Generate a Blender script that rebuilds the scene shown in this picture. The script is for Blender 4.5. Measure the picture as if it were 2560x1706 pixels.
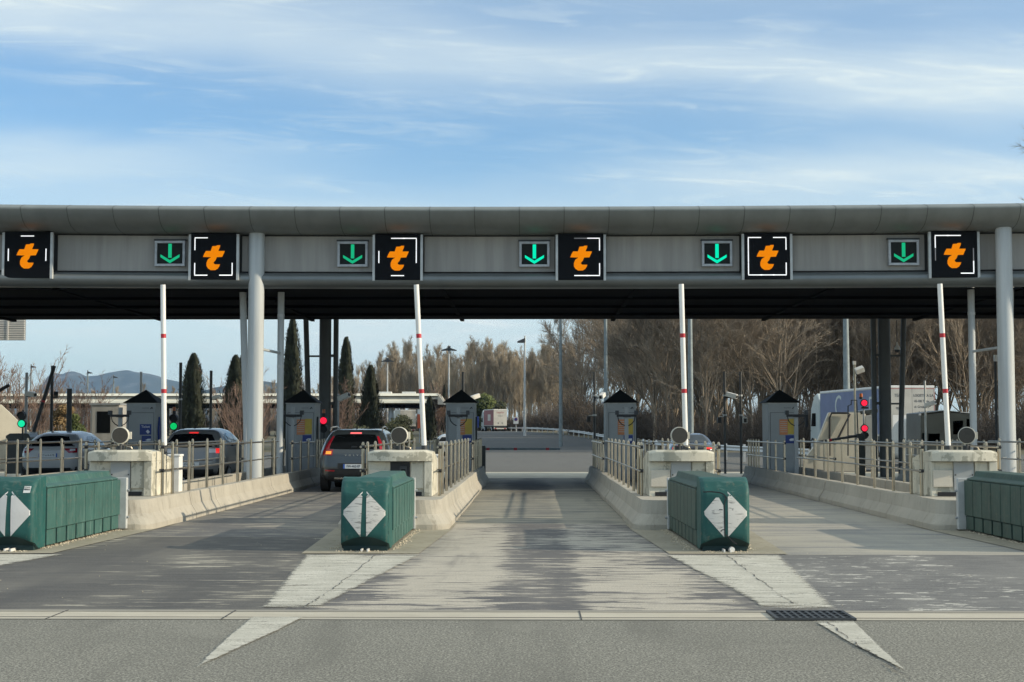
import bpy, math, random
from mathutils import Vector, Matrix
random.seed(7)
PI = math.pi
R = math.radians
for o in list(bpy.data.objects):
    bpy.data.objects.remove(o)
scene = bpy.context.scene
COL = scene.collection

# ------------------------------------------------------------------ camera, sky, sun, exposure
CAM_H = 1.6
FPX = 3700.0
PITCH = math.atan(219 / FPX)
YAW = math.atan(52 / FPX)
cd = bpy.data.cameras.new("camera")
cam = bpy.data.objects.new("camera", cd)
COL.objects.link(cam)
cam.location = (0, 0, CAM_H)
cam.rotation_euler = (PI / 2 + PITCH, 0, YAW)
cd.sensor_width = 36
cd.lens = FPX / 2560 * 36
cd.clip_start = 0.1
cd.clip_end = 40000
scene.camera = cam
RC = cam.rotation_euler.to_matrix()

def P(px, py, Y):
    """point of the place seen at a photo pixel, on the vertical plane Y"""
    d = RC @ Vector(((px - 1280) / FPX, (853 - py) / FPX, -1))
    return Vector((0, 0, CAM_H)) + d * (Y / d.y)

def G(px, py, z=0.0):
    d = RC @ Vector(((px - 1280) / FPX, (853 - py) / FPX, -1))
    return Vector((0, 0, CAM_H)) + d * ((z - CAM_H) / d.z)

SUN_EL, SUN_AZ = R(21), R(10)          # from the right, a little towards the camera
S = Vector((math.cos(SUN_AZ) * math.cos(SUN_EL), -math.sin(SUN_AZ) * math.cos(SUN_EL), math.sin(SUN_EL)))
ld = bpy.data.lights.new("sun", 'SUN')
ld.energy = 4.5
ld.angle = R(0.6)
ld.color = (1.0, 0.86, 0.64)
sun = bpy.data.objects.new("sun", ld)
COL.objects.link(sun)
sun.rotation_euler = S.to_track_quat('Z', 'Y').to_euler()

world = bpy.data.worlds.new("World")
scene.world = world
world.use_nodes = True
wt = world.node_tree
wt.nodes.clear()

def wn(t, **k):
    n = wt.nodes.new(t)
    for a, b in k.items():
        setattr(n, a, b)
    return n

def wl(a, b):
    wt.links.new(a, b)

def wm(op, a, b=None, c=None, clamp=False):
    n = wn('ShaderNodeMath', operation=op, use_clamp=clamp)
    for i, v in enumerate((a, b, c)):
        if v is None:
            continue
        if isinstance(v, (int, float)):
            n.inputs[i].default_value = v
        else:
            wl(v, n.inputs[i])
    return n.outputs[0]

sky = wn('ShaderNodeTexSky', sky_type='NISHITA')
sky.sun_disc = False
sky.sun_elevation = SUN_EL
sky.sun_rotation = R(90) + SUN_AZ
sky.altitude = 50
sky.air_density = 1.0
sky.dust_density = 0.4
sky.ozone_density = 3.0
tc = wn('ShaderNodeTexCoord')
sep = wn('ShaderNodeSeparateXYZ')
wl(tc.outputs['Generated'], sep.inputs[0])
dy = wm('MAXIMUM', wm('ABSOLUTE', sep.outputs[1]), 0.12)
cu = wm('DIVIDE', sep.outputs[0], dy)
cv = wm('DIVIDE', sep.outputs[2], dy)
comb = wn('ShaderNodeCombineXYZ')
wl(wm('ADD', cu, wm('MULTIPLY', cv, 0.9)), comb.inputs[0])
wl(wm('ADD', cv, wm('MULTIPLY', cu, 0.035)), comb.inputs[1])
def wnoise(sx, sy, detail, dist, off=0.0, rough=0.55):
    mp = wn('ShaderNodeMapping')
    wl(comb.outputs[0], mp.inputs[0])
    mp.inputs['Scale'].default_value = (sx, sy, 1)
    mp.inputs['Location'].default_value = (off, off * 1.7, off)
    n = wn('ShaderNodeTexNoise')
    wl(mp.outputs[0], n.inputs['Vector'])
    n.inputs['Scale'].default_value = 1
    n.inputs['Detail'].default_value = detail
    n.inputs['Roughness'].default_value = rough
    n.inputs['Distortion'].default_value = dist
    return n.outputs[0]
n_warp = wnoise(4.0, 16, 3, 0.3, 3.1)
n_big = wnoise(3.2, 20, 4, 0.6, 8.2)
n_fine = wnoise(11, 75, 6, 1.2, 1.4, 0.62)
vv = wm('ADD', cv, wm('MULTIPLY', wm('SUBTRACT', n_warp, 0.5), 0.045))
def wsm(x, a, b):
    n = wn('ShaderNodeMapRange', interpolation_type='SMOOTHSTEP')
    wl(x, n.inputs[0])
    n.inputs[1].default_value = a
    n.inputs[2].default_value = b
    return n.outputs[0]
def bump2(x, c, w):
    """soft hump of half width w round c"""
    return wm('POWER', 2.718, wm('MULTIPLY', wm('POWER', wm('ABSOLUTE', wm('DIVIDE', wm('SUBTRACT', x, c), w)), 2.0), -1.0))
# the broad veil coming down from upper left to the middle right
line1 = wm('SUBTRACT', vv, wm('ADD', 0.243, wm('MULTIPLY', wm('MINIMUM', wm('ADD', cu, -0.02), 0.0), -0.105)))
band1 = bump2(line1, 0.006, 0.026)
# low veil on the left, low bank at the right
band2 = wm('MULTIPLY', bump2(cu, -0.34, 0.17), bump2(vv, 0.180, 0.017))
band3 = wm('MULTIPLY', wsm(cu, -0.05, 0.22), bump2(vv, 0.176, 0.017))
band5 = wm('MULTIPLY', wsm(cu, 0.10, 0.30), bump2(vv, 0.222, 0.02))
low = wm('SUBTRACT', 1.0, wsm(vv, 0.12, 0.185))
upper = wm('ADD', wm('MULTIPLY', wsm(cv, 0.262, 0.30), 0.25), wm('MULTIPLY', wsm(cv, 0.4, 1.2), 0.75))  # thin veil at the top; unseen cloud higher up added to whiten ambient light
dens = wm('ADD', wm('MULTIPLY', band1, 0.68), wm('MULTIPLY', band2, 0.75))
dens = wm('ADD', dens, wm('MULTIPLY', band3, 0.75))
dens = wm('ADD', dens, wm('MULTIPLY', band5, 0.65))
dens = wm('ADD', dens, wm('MULTIPLY', low, 0.85))
dens = wm('ADD', dens, upper)
tex = wm('ADD', wm('MULTIPLY', n_big, 0.9), wm('MULTIPLY', n_fine, 0.22))
dens = wm('MULTIPLY', dens, wm('ADD', tex, 0.36))
dens = wm('ADD', dens, wm('MULTIPLY', wsm(n_fine, 0.45, 0.8), wm('MULTIPLY', wsm(n_big, 0.36, 0.62), 0.40)))
dens = wm('ADD', wm('MULTIPLY', dens, 0.78), 0.09, clamp=True)
tint = wn('ShaderNodeMix', data_type='RGBA', blend_type='MULTIPLY')
tint.inputs[0].default_value = 1.0
wl(sky.outputs[0], tint.inputs[6])
tint.inputs[7].default_value = (0.86, 1.14, 1.28, 1)
mixc = wn('ShaderNodeMix', data_type='RGBA')
wl(dens, mixc.inputs[0])
wl(tint.outputs[2], mixc.inputs[6])
mixc.inputs[7].default_value = (6.4, 7.1, 7.0, 1)
bg = wn('ShaderNodeBackground')
bg.inputs[1].default_value = 0.135
wl(mixc.outputs[2], bg.inputs[0])
wo = wn('ShaderNodeOutputWorld')
wl(bg.outputs[0], wo.inputs[0])

scene.view_settings.view_transform = 'Standard'
scene.view_settings.look = 'None'
scene.view_settings.exposure = 0.0
scene.view_settings.gamma = 1
scene.view_settings.use_curve_mapping = False
scene.render.engine = 'CYCLES'
scene.cycles.max_bounces = 6
scene.cycles.use_denoising = True
scene.cycles.volume_bounces = 0

# ------------------------------------------------------------------ mesh helper
class MB:
    def __init__(self):
        self.v, self.f, self.s = [], [], []
    def add(self, vs, fs, smooth=False):
        b = len(self.v)
        self.v.extend([tuple(p) for p in vs])
        self.f.extend([tuple(i + b for i in f) for f in fs])
        self.s.extend([smooth] * len(fs))
        return self
    def box(self, x0, x1, y0, y1, z0, z1, M=None):
        vs = [Vector((x, y, z)) for z in (z0, z1) for y in (y0, y1) for x in (x0, x1)]
        if M is not None:
            vs = [M @ p for p in vs]
        return self.add(vs, [(0, 2, 3, 1), (4, 5, 7, 6), (0, 1, 5, 4), (2, 6, 7, 3), (1, 3, 7, 5), (0, 4, 6, 2)])
    def cyl(self, p0, p1, r0, r1=None, n=12, caps=True):
        p0, p1 = Vector(p0), Vector(p1)
        r1 = r0 if r1 is None else r1
        d = (p1 - p0).normalized()
        u = d.orthogonal().normalized()
        w = d.cross(u)
        ring = [u * math.cos(2 * PI * i / n) + w * math.sin(2 * PI * i / n) for i in range(n)]
        A = [p0 + q * r0 for q in ring]
        B = [p1 + q * r1 for q in ring]
        self.add(A + B, [(i, (i + 1) % n, n + (i + 1) % n, n + i) for i in range(n)], True)
        if caps:
            self.add(A, [tuple(range(n))[::-1]])
            self.add(B, [tuple(range(n))])
        return self
    def tube(self, pts, r, n=8, caps=True):
        pts = [Vector(p) for p in pts]
        rings = []
        prev = None
        for i, p in enumerate(pts):
            d = (pts[min(i + 1, len(pts) - 1)] - pts[max(i - 1, 0)]).normalized()
            if prev is None:
                u = d.orthogonal().normalized()
            else:
                u = (prev - d * prev.dot(d)).normalized()
            prev = u
            w = d.cross(u)
            rr = r[i] if isinstance(r, (list, tuple)) else r
            rings.append([p + (u * math.cos(2 * PI * k / n) + w * math.sin(2 * PI * k / n)) * rr for k in range(n)])
        return self.loft(rings, True, caps, True)
    def loft(self, rings, closed=True, caps=True, smooth=False):
        n = len(rings[0])
        vs = [p for r in rings for p in r]
        fs = []
        m = n if closed else n - 1
        for j in range(len(rings) - 1):
            for i in range(m):
                k = (i + 1) % n
                fs.append((j * n + i, j * n + k, (j + 1) * n + k, (j + 1) * n + i))
        self.add(vs, fs, smooth)
        if caps and closed:
            self.add(rings[0], [tuple(range(n))[::-1]])
            self.add(rings[-1], [tuple(range(n))])
        return self
    def prism(self, poly, axis, a, b):
        """extrude a 2-D outline: axis x -> (y,z), y -> (x,z), z -> (x,y)"""
        def put(q, t):
            return {'x': (t, q[0], q[1]), 'y': (q[0], t, q[1]), 'z': (q[0], q[1], t)}[axis]
        n = len(poly)
        A = [put(q, a) for q in poly]
        B = [put(q, b) for q in poly]
        self.add(A + B, [(i, (i + 1) % n, n + (i + 1) % n, n + i) for i in range(n)] + [tuple(range(n))[::-1], tuple(range(n, 2 * n))])
        return self
    def grid(self, fn, nu, nv, smooth=True):
        vs = [fn(i / nu, j / nv) for j in range(nv + 1) for i in range(nu + 1)]
        fs = [(j * (nu + 1) + i, j * (nu + 1) + i + 1, (j + 1) * (nu + 1) + i + 1, (j + 1) * (nu + 1) + i) for j in range(nv) for i in range(nu)]
        return self.add(vs, fs, smooth)
    def disc(self, c, r, n=20, ny=-1):
        c = Vector(c)
        vs = [c + Vector((math.cos(2 * PI * i / n) * r, 0, math.sin(2 * PI * i / n) * r)) for i in range(n)]
        return self.add(vs, [tuple(range(n))])
    def mesh(self, name, mat):
        me = bpy.data.meshes.new(name)
        me.from_pydata(self.v, [], self.f)
        me.polygons.foreach_set('use_smooth', self.s)
        if mat is not None:
            me.materials.append(mat)
        me.update()
        return me
    def build(self, name, mat, parent=None, loc=(0, 0, 0), bevel=0, recalc=True):
        me = self.mesh(name, mat)
        if recalc:
            import bmesh
            bm = bmesh.new()
            bm.from_mesh(me)
            bmesh.ops.recalc_face_normals(bm, faces=bm.faces)
            bm.to_mesh(me)
            bm.free()
        o = bpy.data.objects.new(name, me)
        COL.objects.link(o)
        o.location = loc
        if parent is not None:
            o.parent = parent
        if bevel:
            m = o.modifiers.new("bevel", 'BEVEL')
            m.width = bevel
            m.segments = 2
            m.limit_method = 'ANGLE'
            m.angle_limit = R(40)
        return o

def tag(o, label=None, cat=None, group=None, kind=None):
    if label:
        o['label'] = label
    if cat:
        o['category'] = cat
    if group:
        o['group'] = group
    if kind:
        o['kind'] = kind
    return o

def thing(name, label, cat, loc=(0, 0, 0), rz=0.0, group=None):
    o = bpy.data.objects.new(name, None)
    COL.objects.link(o)
    o.empty_display_size = 0.2
    o.location = loc
    o.rotation_euler = (0, 0, rz)
    return tag(o, label, cat, group)

def dup(root, loc, label, rz=None, drop=()):
    """a copy of a thing with copies of its parts and their sub-parts"""
    r = root.copy()
    COL.objects.link(r)
    r.location = loc
    if rz is not None:
        r.rotation_euler = (0, 0, rz)
    r['label'] = label
    for ch in list(root.children):
        if ch.name.split('.')[0] in drop:
            continue
        c = ch.copy()
        COL.objects.link(c)
        c.parent = r
        for g in list(ch.children):
            d = g.copy()
            COL.objects.link(d)
            d.parent = c
    return r

def text_mesh(name, body, size, mat, parent, loc, rot=(PI / 2, 0, 0), sx=1.0, label=None):
    cu_ = bpy.data.curves.new(name, 'FONT')
    cu_.body = body
    cu_.size = size
    cu_.align_x = 'CENTER'
    cu_.align_y = 'CENTER'
    cu_.extrude = 0.002
    cu_.resolution_u = 3
    t = bpy.data.objects.new(name, cu_)
    me = bpy.data.meshes.new_from_object(t)
    bpy.data.objects.remove(t)
    me.materials.clear()
    me.materials.append(mat)
    o = bpy.data.objects.new(name, me)
    COL.objects.link(o)
    o.parent = parent
    o.location = loc
    o.rotation_euler = rot
    o.scale = (sx, 1, 1)
    return o

# ------------------------------------------------------------------ materials
def mat_base(name):
    m = bpy.data.materials.new(name)
    m.use_nodes = True
    t = m.node_tree
    b = t.nodes['Principled BSDF']
    return m, t, b

def nd(t, typ, **k):
    n = t.nodes.new(typ)
    for a, b in k.items():
        setattr(n, a, b)
    return n

def nmath(t, op, a, b=None, clamp=False):
    n = nd(t, 'ShaderNodeMath', operation=op, use_clamp=clamp)
    for i, v in enumerate((a, b)):
        if v is None:
            continue
        if isinstance(v, (int, float)):
            n.inputs[i].default_value = v
        else:
            t.links.new(v, n.inputs[i])
    return n.outputs[0]

def nnoise(t, vec, scale, detail=4, rough=0.55, stretch=(1, 1, 1), dist=0.0, off=(0, 0, 0)):
    mp = nd(t, 'ShaderNodeMapping')
    t.links.new(vec, mp.inputs[0])
    mp.inputs['Scale'].default_value = stretch
    mp.inputs['Location'].default_value = off
    n = nd(t, 'ShaderNodeTexNoise')
    t.links.new(mp.outputs[0], n.inputs['Vector'])
    n.inputs['Scale'].default_value = scale
    n.inputs['Detail'].default_value = detail
    n.inputs['Roughness'].default_value = rough
    n.inputs['Distortion'].default_value = dist
    return n.outputs[0]

def nsm(t, x, a, b, lo=0.0, hi=1.0):
    n = nd(t, 'ShaderNodeMapRange', interpolation_type='SMOOTHSTEP')
    t.links.new(x, n.inputs[0])
    n.inputs[1].default_value = a
    n.inputs[2].default_value = b
    n.inputs[3].default_value = lo
    n.inputs[4].default_value = hi
    return n.outputs[0]

def nmix(t, f, a, b):
    n = nd(t, 'ShaderNodeMix', data_type='RGBA')
    for i, v in ((0, f), (6, a), (7, b)):
        if isinstance(v, (int, float)):
            n.inputs[i].default_value = v
        elif isinstance(v, (tuple, list)):
            n.inputs[i].default_value = tuple(v) + (1,) if len(v) == 3 else v
        else:
            t.links.new(v, n.inputs[i])
    return n.outputs[2]

def nbump(t, b, h, strength, dist=0.01):
    n = nd(t, 'ShaderNodeBump')
    n.inputs['Strength'].default_value = strength
    n.inputs['Distance'].default_value = dist
    t.links.new(h, n.inputs['Height'])
    t.links.new(n.outputs[0], b.inputs['Normal'])

def pos(t, world_space=True):
    if world_space:
        return nd(t, 'ShaderNodeNewGeometry').outputs['Position']
    return nd(t, 'ShaderNodeTexCoord').outputs['Object']

def simple(name, col, rough=0.6, metal=0.0, var=0.12, scale=3.0, st=(1, 1, 1),  bump=0.0, emit=None, estr=0.0, coat=0.0, spec=None):
    m, t, b = mat_base(name)
    b.inputs['Roughness'].default_value = rough
    b.inputs['Metallic'].default_value = metal
    if coat:
        b.inputs['Coat Weight'].default_value = coat
        b.inputs['Coat Roughness'].default_value = 0.05
    if spec is not None:
        b.inputs['Specular IOR Level'].default_value = spec
    n = nnoise(t, pos(t, True), scale, 5, 0.6, st)
    dark = tuple(c * (1 - var) for c in col)
    lite = tuple(min(1, c * (1 + var)) for c in col)
    t.links.new(nmix(t, nsm(t, n, 0.3, 0.7), dark, lite), b.inputs['Base Color'])
    if bump:
        nbump(t, b, nnoise(t, pos(t, True), scale * 12, 3), bump)
    if emit:
        b.inputs['Emission Color'].default_value = tuple(emit) + (1,)
        b.inputs['Emission Strength'].default_value = estr
    return m

def concrete(name, col, stain=(0.20, 0.19, 0.14), amount=0.5, patch=None):
    m, t, b = mat_base(name)
    b.inputs['Roughness'].default_value = 0.85
    v = pos(t)
    n1 = nnoise(t, v, 1.3, 6, 0.6)
    n2 = nnoise(t, v, 5.0, 6, 0.65, (1.6, 1.6, 0.35))
    n3 = nnoise(t, v, 55, 3)
    c = nmix(t, nsm(t, n1, 0.3, 0.75), tuple(x * 0.86 for x in col), tuple(min(1, x * 1.08) for x in col))
    c = nmix(t, nmath(t, 'MULTIPLY', nsm(t, n2, 0.52, 0.74), amount), c, stain)
    if patch:
        n4 = nnoise(t, v, 3.4, 5, 0.6, off=(4, 2, 7))
        c = nmix(t, nsm(t, n4, 0.545, 0.575, 0, 0.8), c, patch)
    c = nmix(t, nsm(t, n3, 0.35, 0.8, 0, 0.25), c, tuple(x * 0.6 for x in col))
    t.links.new(c, b.inputs['Base Color'])
    nbump(t, b, nmath(t, 'ADD', n3, n2), 0.25, 0.012)
    return m

M = {}
M['concrete'] = concrete('barrier_concrete', (0.42, 0.393, 0.335), (0.22, 0.20, 0.16), 0.6)
M['housing'] = concrete('housing_concrete', (0.62, 0.59, 0.49), (0.20, 0.20, 0.15), 0.75, (0.30, 0.29, 0.23))
M['panel_stone'] = concrete('panel_concrete', (0.62, 0.57, 0.48), (0.42, 0.36, 0.28), 0.5)
M['deck'] = concrete('deck_concrete', (0.36, 0.34, 0.29), (0.18, 0.17, 0.13), 0.6)
M['apron'] = concrete('apron_concrete', (0.34, 0.31, 0.24), (0.19, 0.17, 0.09), 0.9)
M['pale_slab'] = concrete('pale_slab', (0.60, 0.56, 0.46), (0.4, 0.37, 0.3), 0.4)
M['steel'] = simple('stainless_steel', (0.42, 0.375, 0.305), 0.28, 1.0, 0.1, 8)
M['galv'] = simple('galvanised_steel', (0.42, 0.44, 0.46), 0.5, 0.4, 0.15, 6)
M['galv_pale'] = simple('pale_grey_steel', (0.52, 0.54, 0.54), 0.55, 0.2, 0.12, 4)
M['mast_steel'] = simple('weathered_mast_steel', (0.20, 0.235, 0.245), 0.55, 0.2, 0.15, 4)
M['dark_steel'] = simple('dark_steel', (0.05, 0.055, 0.06), 0.55, 0.2, 0.2, 6)
M['black'] = simple('black_plastic', (0.012, 0.013, 0.016), 0.5, 0, 0.2, 8)
M['rubber'] = simple('tyre_rubber', (0.012, 0.012, 0.012), 0.8)
M['canopy_paint'] = simple('canopy_grey_metal', (0.23, 0.25, 0.245), 0.50, 0.45, 0.09, 1.4, (1.2, 1, 0.4))
M['canopy_tube'] = simple('canopy_tube_grey_metal', (0.19, 0.21, 0.215), 0.4, 0.5, 0.08, 1.2)
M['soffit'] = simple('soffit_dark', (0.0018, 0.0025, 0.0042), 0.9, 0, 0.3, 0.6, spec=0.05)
M['seam'] = simple('panel_seam', (0.06, 0.06, 0.06), 0.7)
M['roof_seam'] = simple('roof_panel_seam', (0.085, 0.095, 0.095), 0.6)
M['band'] = simple('band_grey_panel', (0.34, 0.325, 0.30), 0.6, 0, 0.13, 1.6, (2.2, 1, 0.16))
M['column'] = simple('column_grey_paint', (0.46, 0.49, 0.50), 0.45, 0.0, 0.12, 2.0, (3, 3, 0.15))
M['column_shaded'] = simple('shaded_back_column_grey', (0.10, 0.11, 0.115), 0.6, 0.0, 0.08, 1.5)  # the front columns' grey again, with the canopy's shade put into the colour
M['white_paint'] = simple('white_paint', (0.78, 0.77, 0.74), 0.4, 0, 0.04, 4)
M['red_band'] = simple('red_reflective', (0.48, 0.02, 0.035), 0.4)
M['cream'] = simple('cream_painted_panel', (0.55, 0.52, 0.44), 0.6, 0, 0.1, 1.2)
M['booth_grey'] = simple('booth_grey_paint', (0.34, 0.355, 0.355), 0.5, 0, 0.06, 1.5)
M['booth_dark'] = simple('booth_dark_cladding', (0.045, 0.052, 0.05), 0.35, 0.1, 0.25, 1.2)
M['roof_slate'] = simple('dark_roof', (0.012, 0.014, 0.015), 0.7)
M['glass'] = simple('dark_glass', (0.004, 0.005, 0.006), 0.12, 0, 0.3, 3, spec=0.08)
M['glass_green'] = simple('green_glass', (0.02, 0.045, 0.04), 0.08, 0, 0.3, 3, spec=0.7)
M['glass_sky'] = simple('sky_tinted_car_glass', (0.045, 0.06, 0.078), 0.15, 0, 0.2, 3, spec=0.3)
M['glass_blue'] = simple('pale_car_glass', (0.16, 0.22, 0.27), 0.08, 0, 0.2, 3, spec=0.8)
M['lens_dark'] = simple('dark_mesh_lens', (0.045, 0.042, 0.036), 0.7, 0, 0.1, 20)
M['lamp_body'] = simple('lamp_cream_body', (0.55, 0.53, 0.46), 0.45)
M['orange_label'] = simple('orange_notice', (0.62, 0.24, 0.10), 0.6)
M['yellow_label'] = simple('yellow_notice', (0.60, 0.42, 0.07), 0.6)
M['blue_label'] = simple('blue_notice', (0.02, 0.045, 0.22), 0.5)
M['white_text'] = simple('white_lettering', (0.75, 0.76, 0.78), 0.5)
M['dark_text'] = simple('dark_lettering', (0.02, 0.02, 0.025), 0.5)
M['red_text'] = simple('red_lettering', (0.35, 0.03, 0.04), 0.5)
M['plate'] = simple('number_plate_white', (0.62, 0.64, 0.64), 0.4, 0, 0.03)
M['plate_blue'] = simple('number_plate_blue', (0.03, 0.10, 0.38), 0.4)
M['screen_black'] = simple('screen_black', (0.0035, 0.0045, 0.007), 0.6, spec=0.15)
M['screen_grey'] = simple('signal_dark_screen', (0.016, 0.020, 0.019), 0.6, spec=0.2)
M['white_led'] = simple('white_led', (0.8, 0.8, 0.8), 0.5, emit=(1, 1, 1), estr=0.9)
M['dim_led'] = simple('dim_led', (0.2, 0.2, 0.22), 0.5, emit=(1, 1, 1), estr=0.08)
M['green_led'] = simple('green_led', (0.0, 0.2, 0.1), 0.5, emit=(0.012, 0.55, 0.24), estr=0.7, spec=0.1)
M['cyan_led'] = simple('bright_green_led', (0.0, 0.2, 0.1), 0.5, emit=(0.0, 0.95, 0.55), estr=0.85, spec=0.1)
M['green_lamp'] = simple('green_signal', (0.0, 0.2, 0.1), 0.4, emit=(0.0, 0.9, 0.42), estr=0.9)
M['green_lamp2'] = simple('green_signal_deep', (0.0, 0.2, 0.1), 0.4, emit=(0.0, 0.62, 0.14), estr=0.9)
M['red_lamp'] = simple('red_signal', (0.3, 0.0, 0.01), 0.4, emit=(1.0, 0.015, 0.06), estr=1.1)
M['amber_lamp'] = simple('amber_beacon', (0.55, 0.13, 0.02), 0.3)
M['tail_red'] = simple('tail_light_red', (0.30, 0.01, 0.02), 0.15, coat=0.5)
M['tail_lit'] = simple('tail_light_lit', (0.5, 0.03, 0.02), 0.2, emit=(1.0, 0.03, 0.03), estr=0.8)
M['tail_orange'] = simple('indicator_lit', (0.6, 0.2, 0.02), 0.2, emit=(1.0, 0.30, 0.03), estr=1.1)
M['brake_lit'] = simple('brake_strip_lit', (0.6, 0.1, 0.1), 0.2, emit=(1.0, 0.16, 0.16), estr=1.2)
M['lamp_clear'] = simple('tail_light_clear', (0.7, 0.7, 0.72), 0.15, coat=0.6)
M['car_white'] = simple('pearl_white_paint', (0.44, 0.44, 0.43), 0.3, 0.0, 0.03, 1, coat=0.8)
M['car_silver'] = simple('silver_paint', (0.22, 0.22, 0.215), 0.35, 0.2, 0.04, 1, coat=0.8)
M['car_grey'] = simple('slate_grey_paint', (0.042, 0.053, 0.060), 0.32, 0.3, 0.05, 1, coat=0.8)
M['car_navy'] = simple('dark_blue_paint', (0.02, 0.025, 0.04), 0.25, 0.3, 0.05, 1, coat=0.9)
M['car_trim'] = simple('black_bumper_plastic', (0.016, 0.017, 0.018), 0.6)
M['chrome'] = simple('silver_trim', (0.7, 0.68, 0.62), 0.25, 0.8)
M['truck_blue'] = simple('blue_tarpaulin', (0.14, 0.17, 0.29), 0.5, 0, 0.1, 1)
M['truck_white'] = simple('dirty_white_panel', (0.52, 0.50, 0.45), 0.55, 0, 0.08, 1.5)
M['truck_red'] = simple('faded_red_tarpaulin', (0.26, 0.10, 0.10), 0.6, 0, 0.1, 1)
M['cab_white'] = simple('cab_pale_paint', (0.48, 0.55, 0.56), 0.3, 0, 0.05, 1, coat=0.4)
M['gravel'] = simple('pale_gravel', (0.42, 0.37, 0.28), 0.9, 0, 0.35, 40)
M['far_concrete'] = simple('far_canopy_concrete', (0.74, 0.71, 0.60), 0.8, 0, 0.06, 0.5)
M['far_grey'] = simple('far_canopy_grey', (0.38, 0.37, 0.33), 0.8, 0, 0.08, 0.5)
M['orange_red'] = simple('orange_red_panel', (0.62, 0.12, 0.05), 0.6)
M['bark'] = simple('bare_wood', (0.265, 0.215, 0.162), 0.9, 0, 0.35, 0.35)
M['bark_pale'] = simple('pale_poplar_wood', (0.36, 0.30, 0.222), 0.9, 0, 0.3, 0.12)
M['bark_red'] = simple('reddish_bare_twigs', (0.20, 0.135, 0.105), 0.9, 0, 0.3, 0.6)
M['brush'] = simple('undergrowth_twigs', (0.085, 0.070, 0.058), 0.95, 0, 0.35, 0.3)
M['cypress'] = simple('cypress_foliage', (0.040, 0.045, 0.028), 0.95, 0, 0.5, 2.2)
M['leaf'] = simple('evergreen_foliage', (0.085, 0.105, 0.030), 0.85, 0, 0.5, 1.2)
M['leaf_autumn'] = simple('russet_hedge_foliage', (0.15, 0.10, 0.045), 0.85, 0, 0.5, 0.9)
M['leaf_dark'] = simple('dark_shrub_foliage', (0.050, 0.056, 0.028), 0.9, 0, 0.5, 1.2)

def orange_led():
    m, t, b = mat_base('orange_led_matrix')
    v = pos(t, False)
    sp = nd(t, 'ShaderNodeSeparateXYZ')
    t.links.new(v, sp.inputs[0])
    w = nmath(t, 'SINE', nmath(t, 'MULTIPLY', sp.outputs[2], 2 * PI / 0.026))
    w2 = nmath(t, 'SINE', nmath(t, 'MULTIPLY', sp.outputs[0], 2 * PI / 0.026))
    n = nnoise(t, v, 7, 3)
    f = nmath(t, 'ADD', nmath(t, 'MULTIPLY', w, 0.22), nmath(t, 'MULTIPLY', w2, 0.12))
    f = nmath(t, 'ADD', nmath(t, 'ADD', f, 0.4), nmath(t, 'MULTIPLY', n, 0.35), True)
    c = nmix(t, f, (0.62, 0.09, 0.0), (1.0, 0.34, 0.0))
    t.links.new(c, b.inputs['Emission Color'])
    b.inputs['Emission Strength'].default_value = 1.0
    b.inputs['Base Color'].default_value = (0.05, 0.015, 0.0, 1)
    b.inputs['Specular IOR Level'].default_value = 0.1
    return m
M['orange_led'] = orange_led()

def cushion_mat(name, col, fade=(0.20, 0.30, 0.28), amount=0.35):
    m, t, b = mat_base(name)
    b.inputs['Roughness'].default_value = 0.55
    b.inputs['Specular IOR Level'].default_value = 0.35
    v = pos(t, False)
    n1 = nnoise(t, v, 2.0, 5, 0.6)
    n2 = nnoise(t, v, 5, 5, 0.6, (1, 6, 0.35), 0.6)
    n3 = nnoise(t, v, 16, 4)
    c = nmix(t, nsm(t, n1, 0.3, 0.7), tuple(x * 0.85 for x in col), tuple(x * 1.15 for x in col))
    c = nmix(t, nmath(t, 'MULTIPLY', nsm(t, n2, 0.54, 0.72), amount), c, fade)
    c = nmix(t, nsm(t, n3, 0.54, 0.74, 0, 0.5), c, (0.13, 0.125, 0.10))
    t.links.new(c, b.inputs['Base Color'])
    nbump(t, b, n1, 0.2, 0.03)
    return m
M['cushion'] = cushion_mat('green_plastic', (0.014, 0.086, 0.080), amount=0.25)
M['cushion_side'] = cushion_mat('weathered_green_plastic', (0.040, 0.110, 0.098), amount=0.55)
M['cushion_dull'] = cushion_mat('dull_green_plastic', (0.045, 0.085, 0.070), (0.16, 0.16, 0.13), 0.5)
M['cushion_shade'] = simple('shaded_green_recess', (0.006, 0.03, 0.032), 0.7)  # cushion green with the shade of undercut and gaps put into the colour

def reflective():
    m, t, b = mat_base('scratched_white_sheeting')
    b.inputs['Roughness'].default_value = 0.5
    v = pos(t, True)
    n = nnoise(t, v, 9, 5, 0.6, (0.7, 1, 4), 0.8)
    n2 = nnoise(t, v, 22, 3)
    c = nmix(t, nsm(t, n, 0.54, 0.64, 0, 0.8), (0.62, 0.61, 0.58), (0.20, 0.20, 0.19))
    c = nmix(t, nsm(t, n2, 0.68, 0.76, 0, 0.6), c, (0.28, 0.22, 0.16))
    t.links.new(c, b.inputs['Base Color'])
    return m
M['sheeting'] = reflective()
M['sheeting_clean'] = simple('white_sheeting', (0.60, 0.60, 0.60), 0.5, 0, 0.05)

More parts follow.
